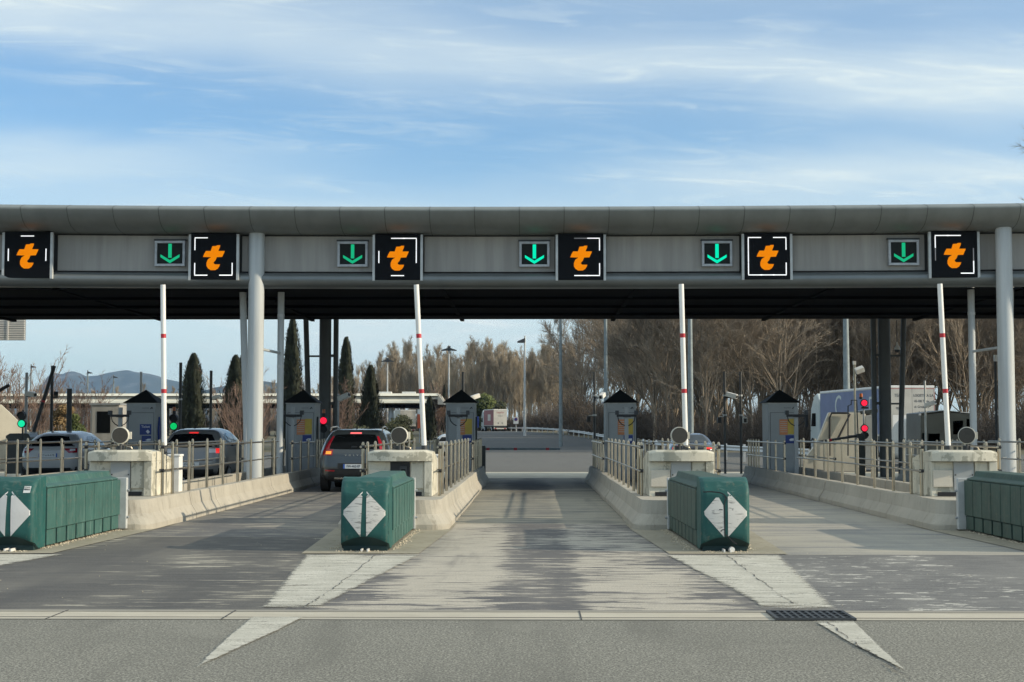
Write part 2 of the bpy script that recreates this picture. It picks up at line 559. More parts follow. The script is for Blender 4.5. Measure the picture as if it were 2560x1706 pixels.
def asphalt(name, base, speck, grain=130.0, tint=(1, 1, 1)):
    m, t, b = mat_base(name)
    b.inputs['Roughness'].default_value = 0.9
    v = pos(t)
    n1 = nnoise(t, v, grain, 3, 0.85, (1, 0.62, 1))
    n2 = nnoise(t, v, 0.5, 6, 0.6)
    n3 = nnoise(t, v, grain * 0.33, 3, 0.6, (1, 0.5, 1))
    c = nmix(t, nsm(t, n1, 0.38, 0.66), tuple(x * 0.40 for x in base), speck)
    c = nmix(t, nsm(t, n3, 0.40, 0.72, 0, 0.55), c, tuple(x * 0.72 for x in base))
    c = nmix(t, nsm(t, n2, 0.35, 0.75, 0, 0.35), c, tuple(x * 0.62 for x in base))
    n4 = nnoise(t, v, 1.0, 5, 0.6, (1.5, 0.16, 1), 0.3, (7, 1, 0))
    c = nmix(t, nsm(t, n4, 0.50, 0.68, 0, 0.38), c, tuple(x * 0.55 for x in base))
    n5 = nnoise(t, v, 0.8, 5, 0.65, (1, 1, 1), 0.5, (17, 1, 0))
    c = nmix(t, nsm(t, n5, 0.56, 0.70, 0, 0.22), c, tuple(min(1, x * 1.5) for x in base))
    t.links.new(c, b.inputs['Base Color'])
    nbump(t, b, n1, 0.15, 0.004)
    return m
M['asphalt'] = asphalt('asphalt_near', (0.185, 0.18, 0.155), (0.40, 0.39, 0.335), 58)
M['asphalt_far_shade'] = asphalt('asphalt_far_shade', (0.075, 0.083, 0.088), (0.10, 0.11, 0.115), 30)  # shade of the wood on the far road, put into the asphalt colour
M['asphalt_pale'] = asphalt('asphalt_pale', (0.15, 0.147, 0.137), (0.20, 0.196, 0.182), 40)

def lane_mat(name, beige, dark, bias, centre=None, cw=0.55, camount=0.12, streak=1.0, xs=0.42, ys=8.0, hard=0.05, off=0.0, edge=None, lite=0.5, dark_oval=None):
    """worn, cross-brushed slab: long thin cross-wise streaks of pale slab showing through dark wear"""
    m, t, b = mat_base(name)
    b.inputs['Roughness'].default_value = 0.85
    v = pos(t)
    sp = nd(t, 'ShaderNodeSeparateXYZ')
    t.links.new(v, sp.inputs[0])
    s1 = nnoise(t, v, 1.0, 5, 0.7, (xs, ys, 1), 0.25, (off, off, 0))
    s2 = nnoise(t, v, 1.0, 4, 0.65, (xs * 2.4, ys * 2.3, 1), 0.2, (off + 5, off, 0))
    broad = nnoise(t, v, 0.55, 4, 0.55, (0.9, 0.45, 1), 0.4, (off + 2, 3, 0))
    f = nmath(t, 'ADD', nmath(t, 'MULTIPLY', s1, 0.50), nmath(t, 'MULTIPLY', s2, 0.25))
    f = nmath(t, 'ADD', f, nmath(t, 'MULTIPLY', broad, 0.25))
    if centre is not None:
        d = nmath(t, 'DIVIDE', nmath(t, 'ABSOLUTE', nmath(t, 'SUBTRACT', sp.outputs[0], centre)), cw)
        hump = nmath(t, 'SUBTRACT', 1.0, nsm(t, d, 0.5, 1.25))
        f = nmath(t, 'SUBTRACT', f, nmath(t, 'MULTIPLY', hump, camount))
        if edge:
            e = nsm(t, nmath(t, 'ABSOLUTE', nmath(t, 'SUBTRACT', sp.outputs[0], centre)), edge, edge + 0.9)
            f = nmath(t, 'SUBTRACT', f, nmath(t, 'MULTIPLY', e, 0.09))
    k = nsm(t, f, bias - hard, bias + hard)
    dash = nnoise(t, v, 1.0, 2, 0.45, (xs * 0.75, ys * 1.7, 1), 0.1, (off + 13, off + 4, 0))
    dash = nmath(t, 'ADD', dash, nmath(t, 'MULTIPLY', broad, -0.25))
    k = nmath(t, 'MULTIPLY', k, nsm(t, dash, 0.500, 0.530, 1.0, 0.12))
    grain = nnoise(t, v, 60, 3, 0.7, (1, 0.6, 1))
    bb = nmix(t, nsm(t, grain, 0.3, 0.7), tuple(x * 0.72 for x in beige), tuple(min(1, x * 1.18) for x in beige))
    dd = nmix(t, nsm(t, grain, 0.3, 0.7), tuple(x * 0.55 for x in dark), tuple(x * 1.5 for x in dark))
    dd = nmix(t, nsm(t, broad, 0.4, 0.7, 0, 0.4), dd, tuple((x + y) / 2 for x, y in zip(beige, dark)))
    col_ = nmix(t, k, dd, bb)
    s3 = nnoise(t, v, 1.0, 6, 0.78, (xs * 0.8, ys * 2.6, 1), 0.15, (off + 8, off + 3, 0))
    col_ = nmix(t, nsm(t, s3, 0.42, 0.66, 0, 0.55), col_, tuple((x * .45 + y * .8) / 1.3 for x, y in zip(beige, dark)))
    col_ = nmix(t, nsm(t, s3, 0.40, 0.26, 0, lite), col_, tuple(min(1, x * 1.1) for x in beige))
    tr = nnoise(t, v, 1.0, 4, 0.6, (1.3, 0.10, 1), 0.4, (off + 1, 2, 0))
    col_ = nmix(t, nsm(t, tr, 0.52, 0.68, 0, 0.45), col_, dark)
    if dark_oval:
        # soft-edged dark oval at one spot along the lane
        ox_, oy_, rx_, ry_ = dark_oval
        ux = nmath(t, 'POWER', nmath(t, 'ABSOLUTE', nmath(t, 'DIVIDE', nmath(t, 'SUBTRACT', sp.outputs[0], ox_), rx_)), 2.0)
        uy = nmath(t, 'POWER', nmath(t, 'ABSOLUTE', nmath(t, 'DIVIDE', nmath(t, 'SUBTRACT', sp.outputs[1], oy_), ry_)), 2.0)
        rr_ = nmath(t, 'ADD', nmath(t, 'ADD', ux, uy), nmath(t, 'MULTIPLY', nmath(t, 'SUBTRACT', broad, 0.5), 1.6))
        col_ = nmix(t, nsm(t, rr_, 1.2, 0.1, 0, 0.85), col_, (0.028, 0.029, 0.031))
    t.links.new(col_, b.inputs['Base Color'])
    nbump(t, b, nmath(t, 'ADD', s2, nmath(t, 'MULTIPLY', grain, 0.5)), 0.3, 0.01)
    return m
def gutter_mat():
    m, t, b = mat_base('gutter_concrete')
    b.inputs['Roughness'].default_value = 0.9
    v = pos(t)
    sp = nd(t, 'ShaderNodeSeparateXYZ')
    t.links.new(v, sp.inputs[0])
    n1 = nnoise(t, v, 1.0, 6, 0.7, (1.2, 3, 1), 0.3)
    n2 = nnoise(t, v, 60, 3, 0.8)
    c = nmix(t, nsm(t, n1, 0.3, 0.7), (0.42, 0.385, 0.315), (0.52, 0.48, 0.395))
    c = nmix(t, nsm(t, n2, 0.45, 0.75, 0, 0.5), c, (0.33, 0.31, 0.26))
    # grime washed in from the lane along the far edge, and from the road along the near one
    g = nmath(t, 'ADD', nsm(t, sp.outputs[1], 12.98, 13.16), nmath(t, 'MULTIPLY', n1, 0.9))
    c = nmix(t, nsm(t, g, 0.68, 1.0, 0, 0.8), c, (0.21, 0.20, 0.18))
    g2 = nmath(t, 'ADD', nsm(t, sp.outputs[1], 12.60, 12.49), nmath(t, 'MULTIPLY', n1, 0.9))
    c = nmix(t, nsm(t, g2, 0.8, 1.1, 0, 0.7), c, (0.24, 0.235, 0.21))
    t.links.new(c, b.inputs['Base Color'])
    nbump(t, b, n2, 0.2, 0.006)
    return m
M['gutter'] = gutter_mat()
M['lane_mid'] = lane_mat('lane_worn_beige', (0.475, 0.435, 0.365), (0.085, 0.084, 0.088), 0.452, 0.05, 0.50, 0.085, xs=1.0, ys=5.5, hard=0.02, edge=1.15)
M['lane_mid2'] = lane_mat('lane_grooved_olive', (0.33, 0.31, 0.25), (0.115, 0.118, 0.116), 0.46, 0.05, 0.5, 0.06, xs=0.35, ys=2.2, hard=0.06, off=9, dark_oval=(-0.15, 42.0, 0.75, 6.0))
M['lane_left'] = lane_mat('lane_dark_worn', (0.42, 0.39, 0.32), (0.066, 0.065, 0.065), 0.545, -5.2, 0.8, 0.06, xs=0.9, ys=5.5, hard=0.022, off=21, lite=0.12)
M['lane_left2'] = lane_mat('lane_dark_smooth', (0.34, 0.315, 0.26), (0.10, 0.10, 0.105), 0.53, None, xs=0.8, ys=3.6, hard=0.05, off=33, lite=0.2)
M['lane_right'] = lane_mat('lane_dark_chipped', (0.62, 0.60, 0.54), (0.105, 0.105, 0.106), 0.553, 5.8, 0.9, 0.06, xs=2.2, ys=6.0, hard=0.008, off=44, lite=0.1)
M['lane_right2'] = lane_mat('lane_pale_concrete', (0.40, 0.375, 0.315), (0.20, 0.20, 0.20), 0.46, None, xs=0.5, ys=2.4, hard=0.12, off=55)

def paint_mat():
    """old white paint: worn through in streaks and feathered away along its edges"""
    m, t, b = mat_base('worn_white_road_paint')
    b.inputs['Roughness'].default_value = 0.8
    v = pos(t)
    n1 = nnoise(t, v, 1.0, 6, 0.75, (1.4, 6.5, 1), 0.4)
    n2 = nnoise(t, v, 62, 3, 0.85, (1, 0.62, 1))
    n3 = nnoise(t, v, 2.2, 5, 0.65)
    c = nmix(t, nsm(t, n3, 0.35, 0.7), (0.44, 0.425, 0.365), (0.60, 0.58, 0.51))
    c = nmix(t, nsm(t, n2, 0.48, 0.68, 0, 0.6), c, (0.30, 0.29, 0.25))
    t.links.new(c, b.inputs['Base Color'])
    at_ = nd(t, 'ShaderNodeAttribute', attribute_name='edge')
    e = nmath(t, 'POWER', at_.outputs['Fac'], 2.0)
    w = nmath(t, 'ADD', nmath(t, 'MULTIPLY', e, 0.20), nmath(t, 'ADD', nmath(t, 'MULTIPLY', n1, 0.62), nmath(t, 'MULTIPLY', n3, 0.33)))
    w = nmath(t, 'ADD', w, nmath(t, 'MULTIPLY', n2, 0.30))
    t.links.new(nsm(t, w, 0.62, 0.80, 1.0, 0.10), b.inputs['Alpha'])
    return m
M['paint'] = paint_mat()

def ground_mat():
    m, t, b = mat_base('verge_grass_and_earth')
    b.inputs['Roughness'].default_value = 0.95
    v = pos(t)
    n1 = nnoise(t, v, 0.06, 6)
    n2 = nnoise(t, v, 2.0, 4)
    c = nmix(t, nsm(t, n1, 0.35, 0.65), (0.095, 0.088, 0.045), (0.15, 0.125, 0.085))
    c = nmix(t, nsm(t, n2, 0.4, 0.7, 0, 0.5), c, (0.06, 0.06, 0.03))
    t.links.new(c, b.inputs['Base Color'])
    return m
M['ground'] = ground_mat()

def rock_mat():
    m, t, b = mat_base('mountain_rock_and_scrub')
    b.inputs['Roughness'].default_value = 0.95
    v = pos(t)
    n1 = nnoise(t, v, 0.004, 7, 0.65, (1, 1, 2.2))
    c = nmix(t, nsm(t, n1, 0.52, 0.70), (0.035, 0.045, 0.035), (0.16, 0.15, 0.14))
    t.links.new(c, b.inputs['Base Color'])
    return m
M['rock'] = rock_mat()

# ------------------------------------------------------------------ ground, lanes, painted markings
def sstep(x, a, b):
    t = min(1, max(0, (x - a) / (b - a)))
    return t * t * (3 - 2 * t)
def terrain(x, y):
    return 1.1 * sstep(y, 95, 290)

def sheet(name, x0, x1, ys, z, mat, zfun=None):
    mb = MB()
    vs, fs = [], []
    xs = [x0 + (x1 - x0) * i / 8 for i in range(9)]
    for y in ys:
        for x in xs:
            vs.append((x, y, z + (zfun(x, y) if zfun else 0)))
    for j in range(len(ys) - 1):
        for i in range(8):
            a = j * 9 + i
            fs.append((a, a + 1, a + 10, a + 9))
    mb.add(vs, fs)
    return tag(mb.build(name, mat, recalc=False), kind='structure')

ys_all = [-200, 0, 60, 95, 110, 125, 140, 155, 170, 185, 200, 215, 230, 245, 260, 275, 290, 330, 600, 1500, 4000, 12000]
sheet('ground', -6000, 6000, ys_all, -0.03, M['ground'], terrain)
sheet('approach_road', -40, 40, [-30, 12.49], 0.0, M['asphalt'])
sheet('plaza_slab', -60, 60, [12.40, 48.2], -0.006, M['deck'])
sheet('gutter_strip', -40, 40, [12.49, 13.16], 0.004, M['gutter'])
CX = [0.13 + 4.7 * k for k in range(-4, 5)]             # lane centres
IX = [0.13 + 2.35 + 4.7 * k for k in range(-3, 3)]      # island centres: A..F
HW = 1.47
def lane(x0, x1, y0, y1, mat, z=0.0):
    return sheet('lane_surface', x0, x1, [y0, (y0 + y1) / 2, y1], z, mat)
# the near strip of each lane, then the part between the barriers
lane(-2.2, 2.5, 13.16, 25.0, M['lane_mid'])
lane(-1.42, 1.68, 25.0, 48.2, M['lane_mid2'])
lane(-6.9, -2.2, 13.16, 22.0, M['lane_left'])
lane(-6.9, -2.2, 22.0, 48.2, M['lane_left2'])
lane(2.5, 7.2, 13.16, 19.0, M['lane_right'])
lane(2.5, 7.2, 19.0, 48.2, M['lane_right2'])
lane(-40, -6.9, 13.16, 48.2, M['lane_left2'])
lane(7.2, 40, 13.16, 48.2, M['lane_right2'])
sheet('exit_slab', -40, 40, [48.2, 55], -0.004, M['pale_slab'])
sheet('exit_road_near', -22, 30, [55, 75, 100], 0.0, M['asphalt_pale'], terrain)
# the road beyond bends to the left between the wood and the other carriageway
road_l = [(-10, 100), (-10, 110), (-9, 140), (-10, 185), (-11, 230), (-15, 275), (-22, 320), (-40, 370), (-70, 420)]
road_r = [(9.2, 100), (9.0, 110), (7.6, 140), (6.6, 185), (3.2, 230), (-1.5, 275), (-8, 320), (-24, 370), (-55, 420)]
mb = MB()
vs = []
for (a, ya), (b_, yb) in zip(road_l, road_r):
    for i in range(7):
        x, y = a + (b_ - a) * i / 6, ya
        vs.append((x, y, terrain(x, y) + 0.012))
mb.add(vs, [(j * 7 + i, j * 7 + i + 1, j * 7 + i + 8, j * 7 + i + 7) for j in range(len(road_l) - 1) for i in range(6)])
tag(mb.build('exit_road', M['asphalt_far_shade'], recalc=False), kind='structure')

# pale aprons round the green cushions
for i, c in enumerate(IX):
    mb = MB()
    mb.add([(c - .74, 19.0, 0.008), (c + .76, 19.0, 0.008), (c + .93, 23.6, 0.008), (c + .93, 25, .008), (c - .93, 25, .008), (c - .93, 23.6, 0.008)], [(0, 1, 2, 3, 4, 5)])
    tag(mb.build('island_apron', M['apron'], recalc=False), kind='structure')

def flat(name, pix, mat, z=0.0):
    """a painted patch; 'edge' runs from 0 inside to 1 at the outline so the paint can fray there"""
    pts = [G(px, py, z) for px, py in pix]
    dense = []
    for p, q in zip(pts, pts[1:] + pts[:1]):
        n = max(2, int((q - p).length / 0.12))
        dense += [p.lerp(q, k / n) for k in range(n)]
    n = len(dense)
    mid = sum(dense, Vector()) / n
    vs, ed, fs = [], [], []
    for f, e in ((1.0, 1.0), (0.90, 0.45), (0.78, 0.0)):
        for p in dense:
            q = mid.lerp(p, f)
            vs.append((q.x, q.y, z))
            ed.append(e)
    for r in range(2):
        for i in range(n):
            k = (i + 1) % n
            fs.append((r * n + i, r * n + k, (r + 1) * n + k, (r + 1) * n + i))
    fs.append(tuple(range(2 * n, 3 * n)))
    o = MB().add(vs, fs).build(name, mat)
    at_ = o.data.attributes.new('edge', 'FLOAT', 'POINT')
    at_.data.foreach_set('value', ed)
    return tag(o, kind='structure')
flat('chevron_marking', [(488, 1669), (560, 1600), (631, 1541), (761, 1541), (700, 1573)], M['paint'], 0.010)
flat('chevron_marking', [(654, 1518), (765, 1386), (1053, 1386), (850, 1490), (795, 1520)], M['paint'], 0.010)
flat('chevron_marking', [(1664, 1386), (1947, 1386), (2096, 1525), (1905, 1521), (1890, 1506)], M['paint'], 0.010)
flat('chevron_marking', [(2035, 1552), (2134, 1552), (2210, 1625), (2268, 1678), (2120, 1604)], M['paint'], 0.010)
flat('chevron_marking', [(-400, 1416), (0, 1416), (160, 1386), (-300, 1384)], M['paint'], 0.010)

def crack(pix, w=0.0065, z=0.014):
    rnd = random.Random(3)
    pts = []
    for (x0, y0), (x1, y1) in zip(pix[:-1], pix[1:]):
        n_ = max(6, int(math.hypot(x1 - x0, y1 - y0) / 4))
        for k in range(n_):
            t = k / n_
            p = G(x0 + (x1 - x0) * t, y0 + (y1 - y0) * t)
            pts.append(Vector((p.x + rnd.gauss(0, .010), p.y + rnd.gauss(0, .022), z)))
    vs, fs = [], []
    for i, p in enumerate(pts):
        ww = w * rnd.uniform(0.15, 1.25) * (.25 if (i // 5) % 4 == 3 else 1)
        vs += [(p.x - ww, p.y, z), (p.x + ww, p.y, z)]
        if i:
            a = 2 * i
            fs.append((a - 2, a - 1, a + 1, a))
    mb = MB().add(vs, fs)
    return tag(mb.build('road_crack', M['seam']), kind='structure')
crack([(936, 1392), (880, 1440), (800, 1496), (755, 1526)])
crack([(1818, 1392), (1890, 1445), (1950, 1492), (1990, 1514)])
crack([(2070, 1560), (2130, 1606), (2200, 1652), (2280, 1704)])
# joints in the gutter strip
for yj, w in ((12.62, 0.012), (13.0, 0.008)):
    mb = MB().box(-30, 30, yj, yj + w, 0.0, 0.0075)
    tag(mb.build('gutter_joint', M['seam']), kind='structure')

for xj in (-4.1, -2.62, 0.4, 4.3):
    mb = MB().box(xj, xj + .012, 12.50, 13.1, 0.0, 0.0078)
    tag(mb.build('gutter_joint', M['seam']), kind='structure')

# drain grate set in the gutter
t = thing('drain_grate', 'black iron drain grate set in the pale gutter strip under the cracked white marking', 'grate', (2.36, 12.75, 0.004))
fr = MB()
W2, D2 = 0.335, 0.27
for x0, x1, y0, y1 in ((-W2, W2, -D2, -D2 + .03), (-W2, W2, D2 - .03, D2), (-W2, -W2 + .03, -D2 + .03, D2 - .03), (W2 - .03, W2, -D2 + .03, D2 - .03)):
    fr.box(x0, x1, y0, y1, 0, 0.02)
fr.build('frame', M['dark_steel'], t)
gb = MB()
for i in range(1, 10):
    x = -W2 + .03 + i * (2 * W2 - .06) / 10
    gb.box(x - .012, x + .012, -D2 + .03, D2 - .03, 0.004, 0.018)
for j in range(1, 4):
    y = -D2 + .03 + j * (2 * D2 - .06) / 4
    gb.box(-W2 + .03, W2 - .03, y - .012, y + .012, 0.003, 0.016)
gb.build('grating', M['dark_steel'], t)
MB().box(-W2 + .02, W2 - .02, -D2 + .02, D2 - .02, 0.0005, 0.0025).build('pit', M['black'], t)

# gravel and rubbish swept against the green cushions
gv = MB()
rnd = random.Random(11)
def stone(x, y, r):
    a = rnd.uniform(0, PI)
    vs = [(x + r * math.cos(a + k * PI / 2) * rnd.uniform(.7, 1.3), y + r * math.sin(a + k * PI / 2) * rnd.uniform(.7, 1.3), 0.008) for k in range(4)]
    vs.append((x + rnd.uniform(-.3, .3) * r, y, 0.008 + r * rnd.uniform(.5, 1.3)))
    gv.add(vs, [(0, 1, 4), (1, 2, 4), (2, 3, 4), (3, 0, 4)])
for c in IX[1:5]:
    for side in (-1, 1):
        for k in range(260):
            y = rnd.uniform(19.6, 23.6)
            stone(c + side * (0.34 + abs(rnd.gauss(0, 0.05)) + .02), y, rnd.uniform(.006, .024))
    for k in range(60):
        stone(c + rnd.uniform(-.35, .35), 19.3 + rnd.gauss(-.02, .07), rnd.uniform(.006, .02))
for k in range(140):
    stone(rnd.uniform(-6.0, 6.5), rnd.uniform(13.3, 24), rnd.uniform(.004, .010))
tag(gv.build('gravel', M['gravel'], recalc=False), 'pale gravel and rubbish swept against the green cushions', 'gravel', kind='stuff')

# ------------------------------------------------------------------ the toll canopy
def yc(x):                       # the front bows very slightly in plan
    return 37.6 - 0.0030 * (x - 0.5) ** 2 + 0.02
XS = [-44, -36, -30] + [-26 + 1.116 * i for i in range(48)] + [30, 36, 44]
def sweep(profile, xs, back=False):
    """profile: (dy, z) offsets from the bowed front line"""
    return [[(x, yc(x) + dy if not back else dy, z) for dy, z in profile] for x in xs]
canopy = thing('toll_canopy', 'long grey metal toll plaza canopy with rounded edge spanning all the lanes', 'canopy', (0, 0, 0))
nose = [(0.10, 6.535), (-0.40, 6.575), (-0.74, 6.68), (-0.93, 6.84), (-1.04, 7.02), (-1.10, 7.17), (-1.115, 7.225), (-1.10, 7.255), (-1.02, 7.305), (-0.90, 7.36), (-0.78, 7.40), (0.3, 7.42)]
nose = [(dy, 6.535 + (z - 6.535) * 0.715) for dy, z in nose]
mb = MB()
rings = sweep(nose, XS)
mb.loft(rings, False, False, True)
mb.build('edge_fascia', M['canopy_paint'], canopy, recalc=True)
# standing seams round the rounded edge
for i in range(2, 51):
    x = XS[i]
    if abs(x) > 17:
        continue
    rr = []
    for xx in (x - 0.009, x + 0.009):
        rr.append([(xx, yc(x) + dy + (-0.004 if dy < 0 else 0), z + (0.004 if z > 6.95 else -0.004)) for dy, z in nose])
    MB().loft(rr, False, False, False).build('seam', M['roof_seam'], canopy)
# sign band panels between the signs
SIGN_PX = [68, 534, 994, 1452, 1918, 2386]
def front_x(px, dy):
    x = P(px, 640, 37.3).x
    for _ in range(4):
        x = P(px, 640, yc(x) + dy).x
    return x
SX = [front_x(px, -0.27) for px in SIGN_PX]
edges = [-44] + SX + [44]
for a, b_ in zip(edges[:-1], edges[1:]):
    x0, x1 = a + 0.66, b_ - 0.66
    if x1 - x0 < 0.2:
        continue
    n = 6
    xs = [x0 + (x1 - x0) * i / n for i in range(n + 1)]
    mb = MB().loft([[(x, yc(x) + 0.02, 5.60), (x, yc(x) + 0.02, 6.50), (x, yc(x) + 0.10, 6.50), (x, yc(x) + 0.10, 5.60)] for x in xs], True, True)
    mb.build('band_panel', M['band'], canopy)
mb = MB().loft(sweep([(0.11, 5.50), (0.11, 6.56), (0.3, 6.56), (0.3, 5.50)], XS), True, True)
mb.build('band_backing', M['seam'], canopy)
tubep = [(0.30, 5.545), (-0.02, 5.555), (-0.15, 5.52), (-0.22, 5.45), (-0.235, 5.36), (-0.19, 5.28), (-0.08, 5.21), (0.10, 5.185), (0.30, 5.185)]
MB().loft(sweep(tubep, XS), False, False, True).build('lower_tube', M['canopy_tube'], canopy)
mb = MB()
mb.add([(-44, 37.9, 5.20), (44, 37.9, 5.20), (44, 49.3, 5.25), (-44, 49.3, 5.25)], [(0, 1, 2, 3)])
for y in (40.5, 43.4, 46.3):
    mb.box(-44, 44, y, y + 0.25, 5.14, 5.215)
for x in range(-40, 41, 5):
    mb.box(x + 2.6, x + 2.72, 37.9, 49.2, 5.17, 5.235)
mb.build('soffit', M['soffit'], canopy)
backp = [(49.2, 5.24), (49.7, 5.30), (50.1, 5.5), (50.2, 6.0), (50.5, 6.5), (50.9, 6.8), (50.6, 7.06), (49.5, 7.13)]
MB().loft(sweep(backp, [-44, 44], True), False, False, True).build('rear_fascia', M['canopy_paint'], canopy)
MB().box(-44, 44, 37.7, 49.8, 7.08, 7.125).build('roof', M['canopy_paint'], canopy)

# ------------------------------------------------------------------ columns
def column(loc, label, mat, y_slim=0.0, mirror=1):
    t = thing('canopy_column', label, 'column', loc, 0, 'columns carrying the canopy')
    MB().cyl((0, 0, 0), (0, 0, 6.6 if y_slim > 0 else 5.35), 0.2, n=28).build('main_shaft', mat, t)
    MB().tube([(-0.66 * mirror, y_slim, 5.3), (-0.60 * mirror, y_slim, 3.6), (-0.52 * mirror, y_slim, 1.7), (-0.50 * mirror, y_slim, 0)], 0.09, 16).build('slim_pipe', mat, t)
    MB().cyl((0.36 * mirror, y_slim, 0), (0.36 * mirror, y_slim, 5.3), 0.088, n=16).build('slim_pipe', mat, t)
    for z in ((3.62,) if y_slim else (2.4, 4.0)):
        if y_slim:
            MB().tube([(0.1 * mirror, 0.1, z), (0.36 * mirror, y_slim, z - .03)], 0.035, 8).build('rung', mat, t)
        else:
            MB().box(*sorted((0.15 * mirror, 0.36 * mirror)), -.03, .03, z, z + .09).build('rung', mat, t)
    for z in (2.4, 4.0):
        if not y_slim:
            MB().box(*sorted((-0.15 * mirror, -0.56 * mirror)), -.03, .03, z, z + .06).build('rung', mat, t)
    if y_slim:
        for z in (3.2, 4.55):
            MB().cyl((0.36 * mirror, y_slim, z), (0.36 * mirror, y_slim, z + .07), 0.096, n=16).build('pipe_collar', M['galv_pale'], t)
    return t
column((-7.02, 37.35, 0), 'light grey column with a leaning pipe, in front at the left beside the silver car', M['column'], 1.6)
column((P(2510, 900, 37.0).x, 36.85, 0), 'light grey column at the right end of the photo with slim pipes behind it', M['column'], 1.6, -1)
column((P(813, 900, 49.6).x, 49.6, 0), 'dark shaded rear column with two slim pipes, behind the red signal and dark grey car', M['column_shaded'], 0.0)
column((P(2211, 900, 49.6).x, 49.6, 0), 'dark shaded rear column with slim pipes in front of the blue truck trailer', M['column_shaded'], 0.0, -1)

# ------------------------------------------------------------------ display signs with the orange t, and green arrows
TPOLY = [(770, 497), (880, 490), (905, 470), (990, 468), (985, 520), (960, 575), (940, 632), (1120, 632), (1110, 670), (1080, 730), (1050, 800), (900, 805), (860, 900),
         (815, 945), (808, 975), (850, 1010), (990, 1010), (975, 1060), (930, 1130), (860, 1172), (730, 1175), (650, 1120), (612, 1050), (612, 960), (650, 870), (690, 840), (740, 805), (510, 800), (540, 720), (590, 632), (725, 632), (750, 560)]
SEG = [  # lit pieces of the white frame (side, third), and dim ones
    ([('T', 1), ('L', 1), ('R', 1)], []),
    ([('T', 0), ('L', 0), ('L', 2), ('B', 0), ('B', 2), ('R', 2)], []),
    ([('T', 1), ('T', 2), ('R', 0), ('R', 1), ('L', 1), ('B', 1)], []),
    ([('T', 2), ('R', 0), ('R', 2), ('B', 1), ('B', 2)], [('T', 1)]),
    ([('T', 0), ('T', 2), ('L', 0), ('L', 1), ('L', 2), ('B', 0), ('B', 1), ('B', 2), ('R', 0), ('R', 2)], []),
    ([('T', 0), ('T', 1), ('L', 0), ('R', 2), ('B', 2)], [('L', 1), ('R', 1)])]
SLAB = ['black lane display with an orange t and single white dashes at top, left and right',
        'black lane display with an orange t and white corners except at the top right',
        'lane display with orange t, long white corner top right and dashes left and below',
        'black lane display with an orange t and a white bracket on its right side only',
        'black lane display with an orange t in an almost complete white square',
        'lane display with orange t, thin white line top left and corner bottom right']
for k, (px, lab) in enumerate(zip(SIGN_PX, SLAB)):
    x = front_x(px, -0.27)
    yf = yc(x) - 0.27
    zc = 5.945 if 0 < k < 5 else 5.96
    t = thing('lane_display', lab, 'display', (x, yf, zc), 0, 'orange t displays along the canopy')
    MB().box(-0.575, 0.575, 0, 0.09, -0.585, 0.585).build('housing', M['screen_black'], t, bevel=0.01)
    for s in (-1, 1):
        MB().box(s * 0.608 - .030, s * 0.608 + .030, 0.0, 0.10, -0.60, 0.57).build('side_flange', M['galv_pale'], t)
    MB().prism([((a - 807) / 11.2 / 99.5, (787 - b_) / 11.2 / 99.5) for a, b_ in TPOLY], 'y', -0.012, -0.002).build('letter_t', M['orange_led'], t)
    h, th = 0.475, 0.0115
    def segbox(side, third):
        lo, hi = -h + third * 2 * h / 3 + .004, -h + (third + 1) * 2 * h / 3 - .004
        if side in 'TB':
            z = h if side == 'T' else -h
            return (lo - th, hi + th, -0.012, -0.002, z - th, z + th)
        xx = -h if side == 'L' else h
        return (xx - th, xx + th, -0.0125, -0.0025, -hi + (th + .002 if third == 2 else 0), -lo - (th + .002 if third == 0 else 0))
    for sd, th_ in SEG[k][0]:
        MB().box(*segbox(sd, th_)).build('frame_line', M['white_led'], t)
    for sd, th_ in SEG[k][1]:
        o = MB().box(*segbox(sd, th_)).build('frame_line', M['dim_led'], t)
        o['label'] = 'dimly lit frame line'
ALAB = ['green down arrow in a grey frame, farthest left of the arrows along the canopy',
        'green down arrow in a grey frame above the lane of the dark grey car',
        'bright cyan green down arrow above the empty middle lane',
        'bright cyan green down arrow above the lane of the cracked green cushion',
        'green down arrow in a grey frame, farthest right of the arrows along the canopy']
for k, px in enumerate((424, 881, 1336, 1793, 2260)):
    x = front_x(px, -0.10)
    t = thing('lane_arrow_signal', ALAB[k], 'arrow signal', (x, yc(x) - 0.10, 6.04), 0, 'green lane arrows along the canopy')
    fr = MB()
    o_, i_ = (0.385, 0.325), (0.325, 0.262)
    fr.box(-o_[0], o_[0], 0, 0.12, i_[1], o_[1]).box(-o_[0], o_[0], 0, 0.12, -o_[1], -i_[1])
    fr.box(-o_[0], -i_[0], 0.001, 0.12, -i_[1], i_[1]).box(i_[0], o_[0], 0.001, 0.12, -i_[1], i_[1])
    fr.build('frame', M['galv'], t, bevel=0.006)
    MB().box(-0.41, 0.41, 0.03, 0.12, 0.335, 0.37).build('hood', M['dark_steel'], t)
    MB().box(-i_[0], i_[0], 0.04, 0.11, -i_[1], i_[1]).build('screen', M['screen_grey'], t)
    led = M['cyan_led'] if k in (2, 3) else M['green_led']
    q = lambda a, b_: ((a - 249) / 3.267 / 98, (527 - b_) / 3.267 / 98)
    a = MB()
    a.prism([q(235, 447), q(263, 447), q(263, 562), q(235, 562)], 'y', 0.028, 0.038)
    a.prism([q(172, 534), q(172, 557), q(249, 606), q(327, 557), q(327, 534), q(249, 580)], 'y', 0.028, 0.038)
    a.build('arrow', led, t)

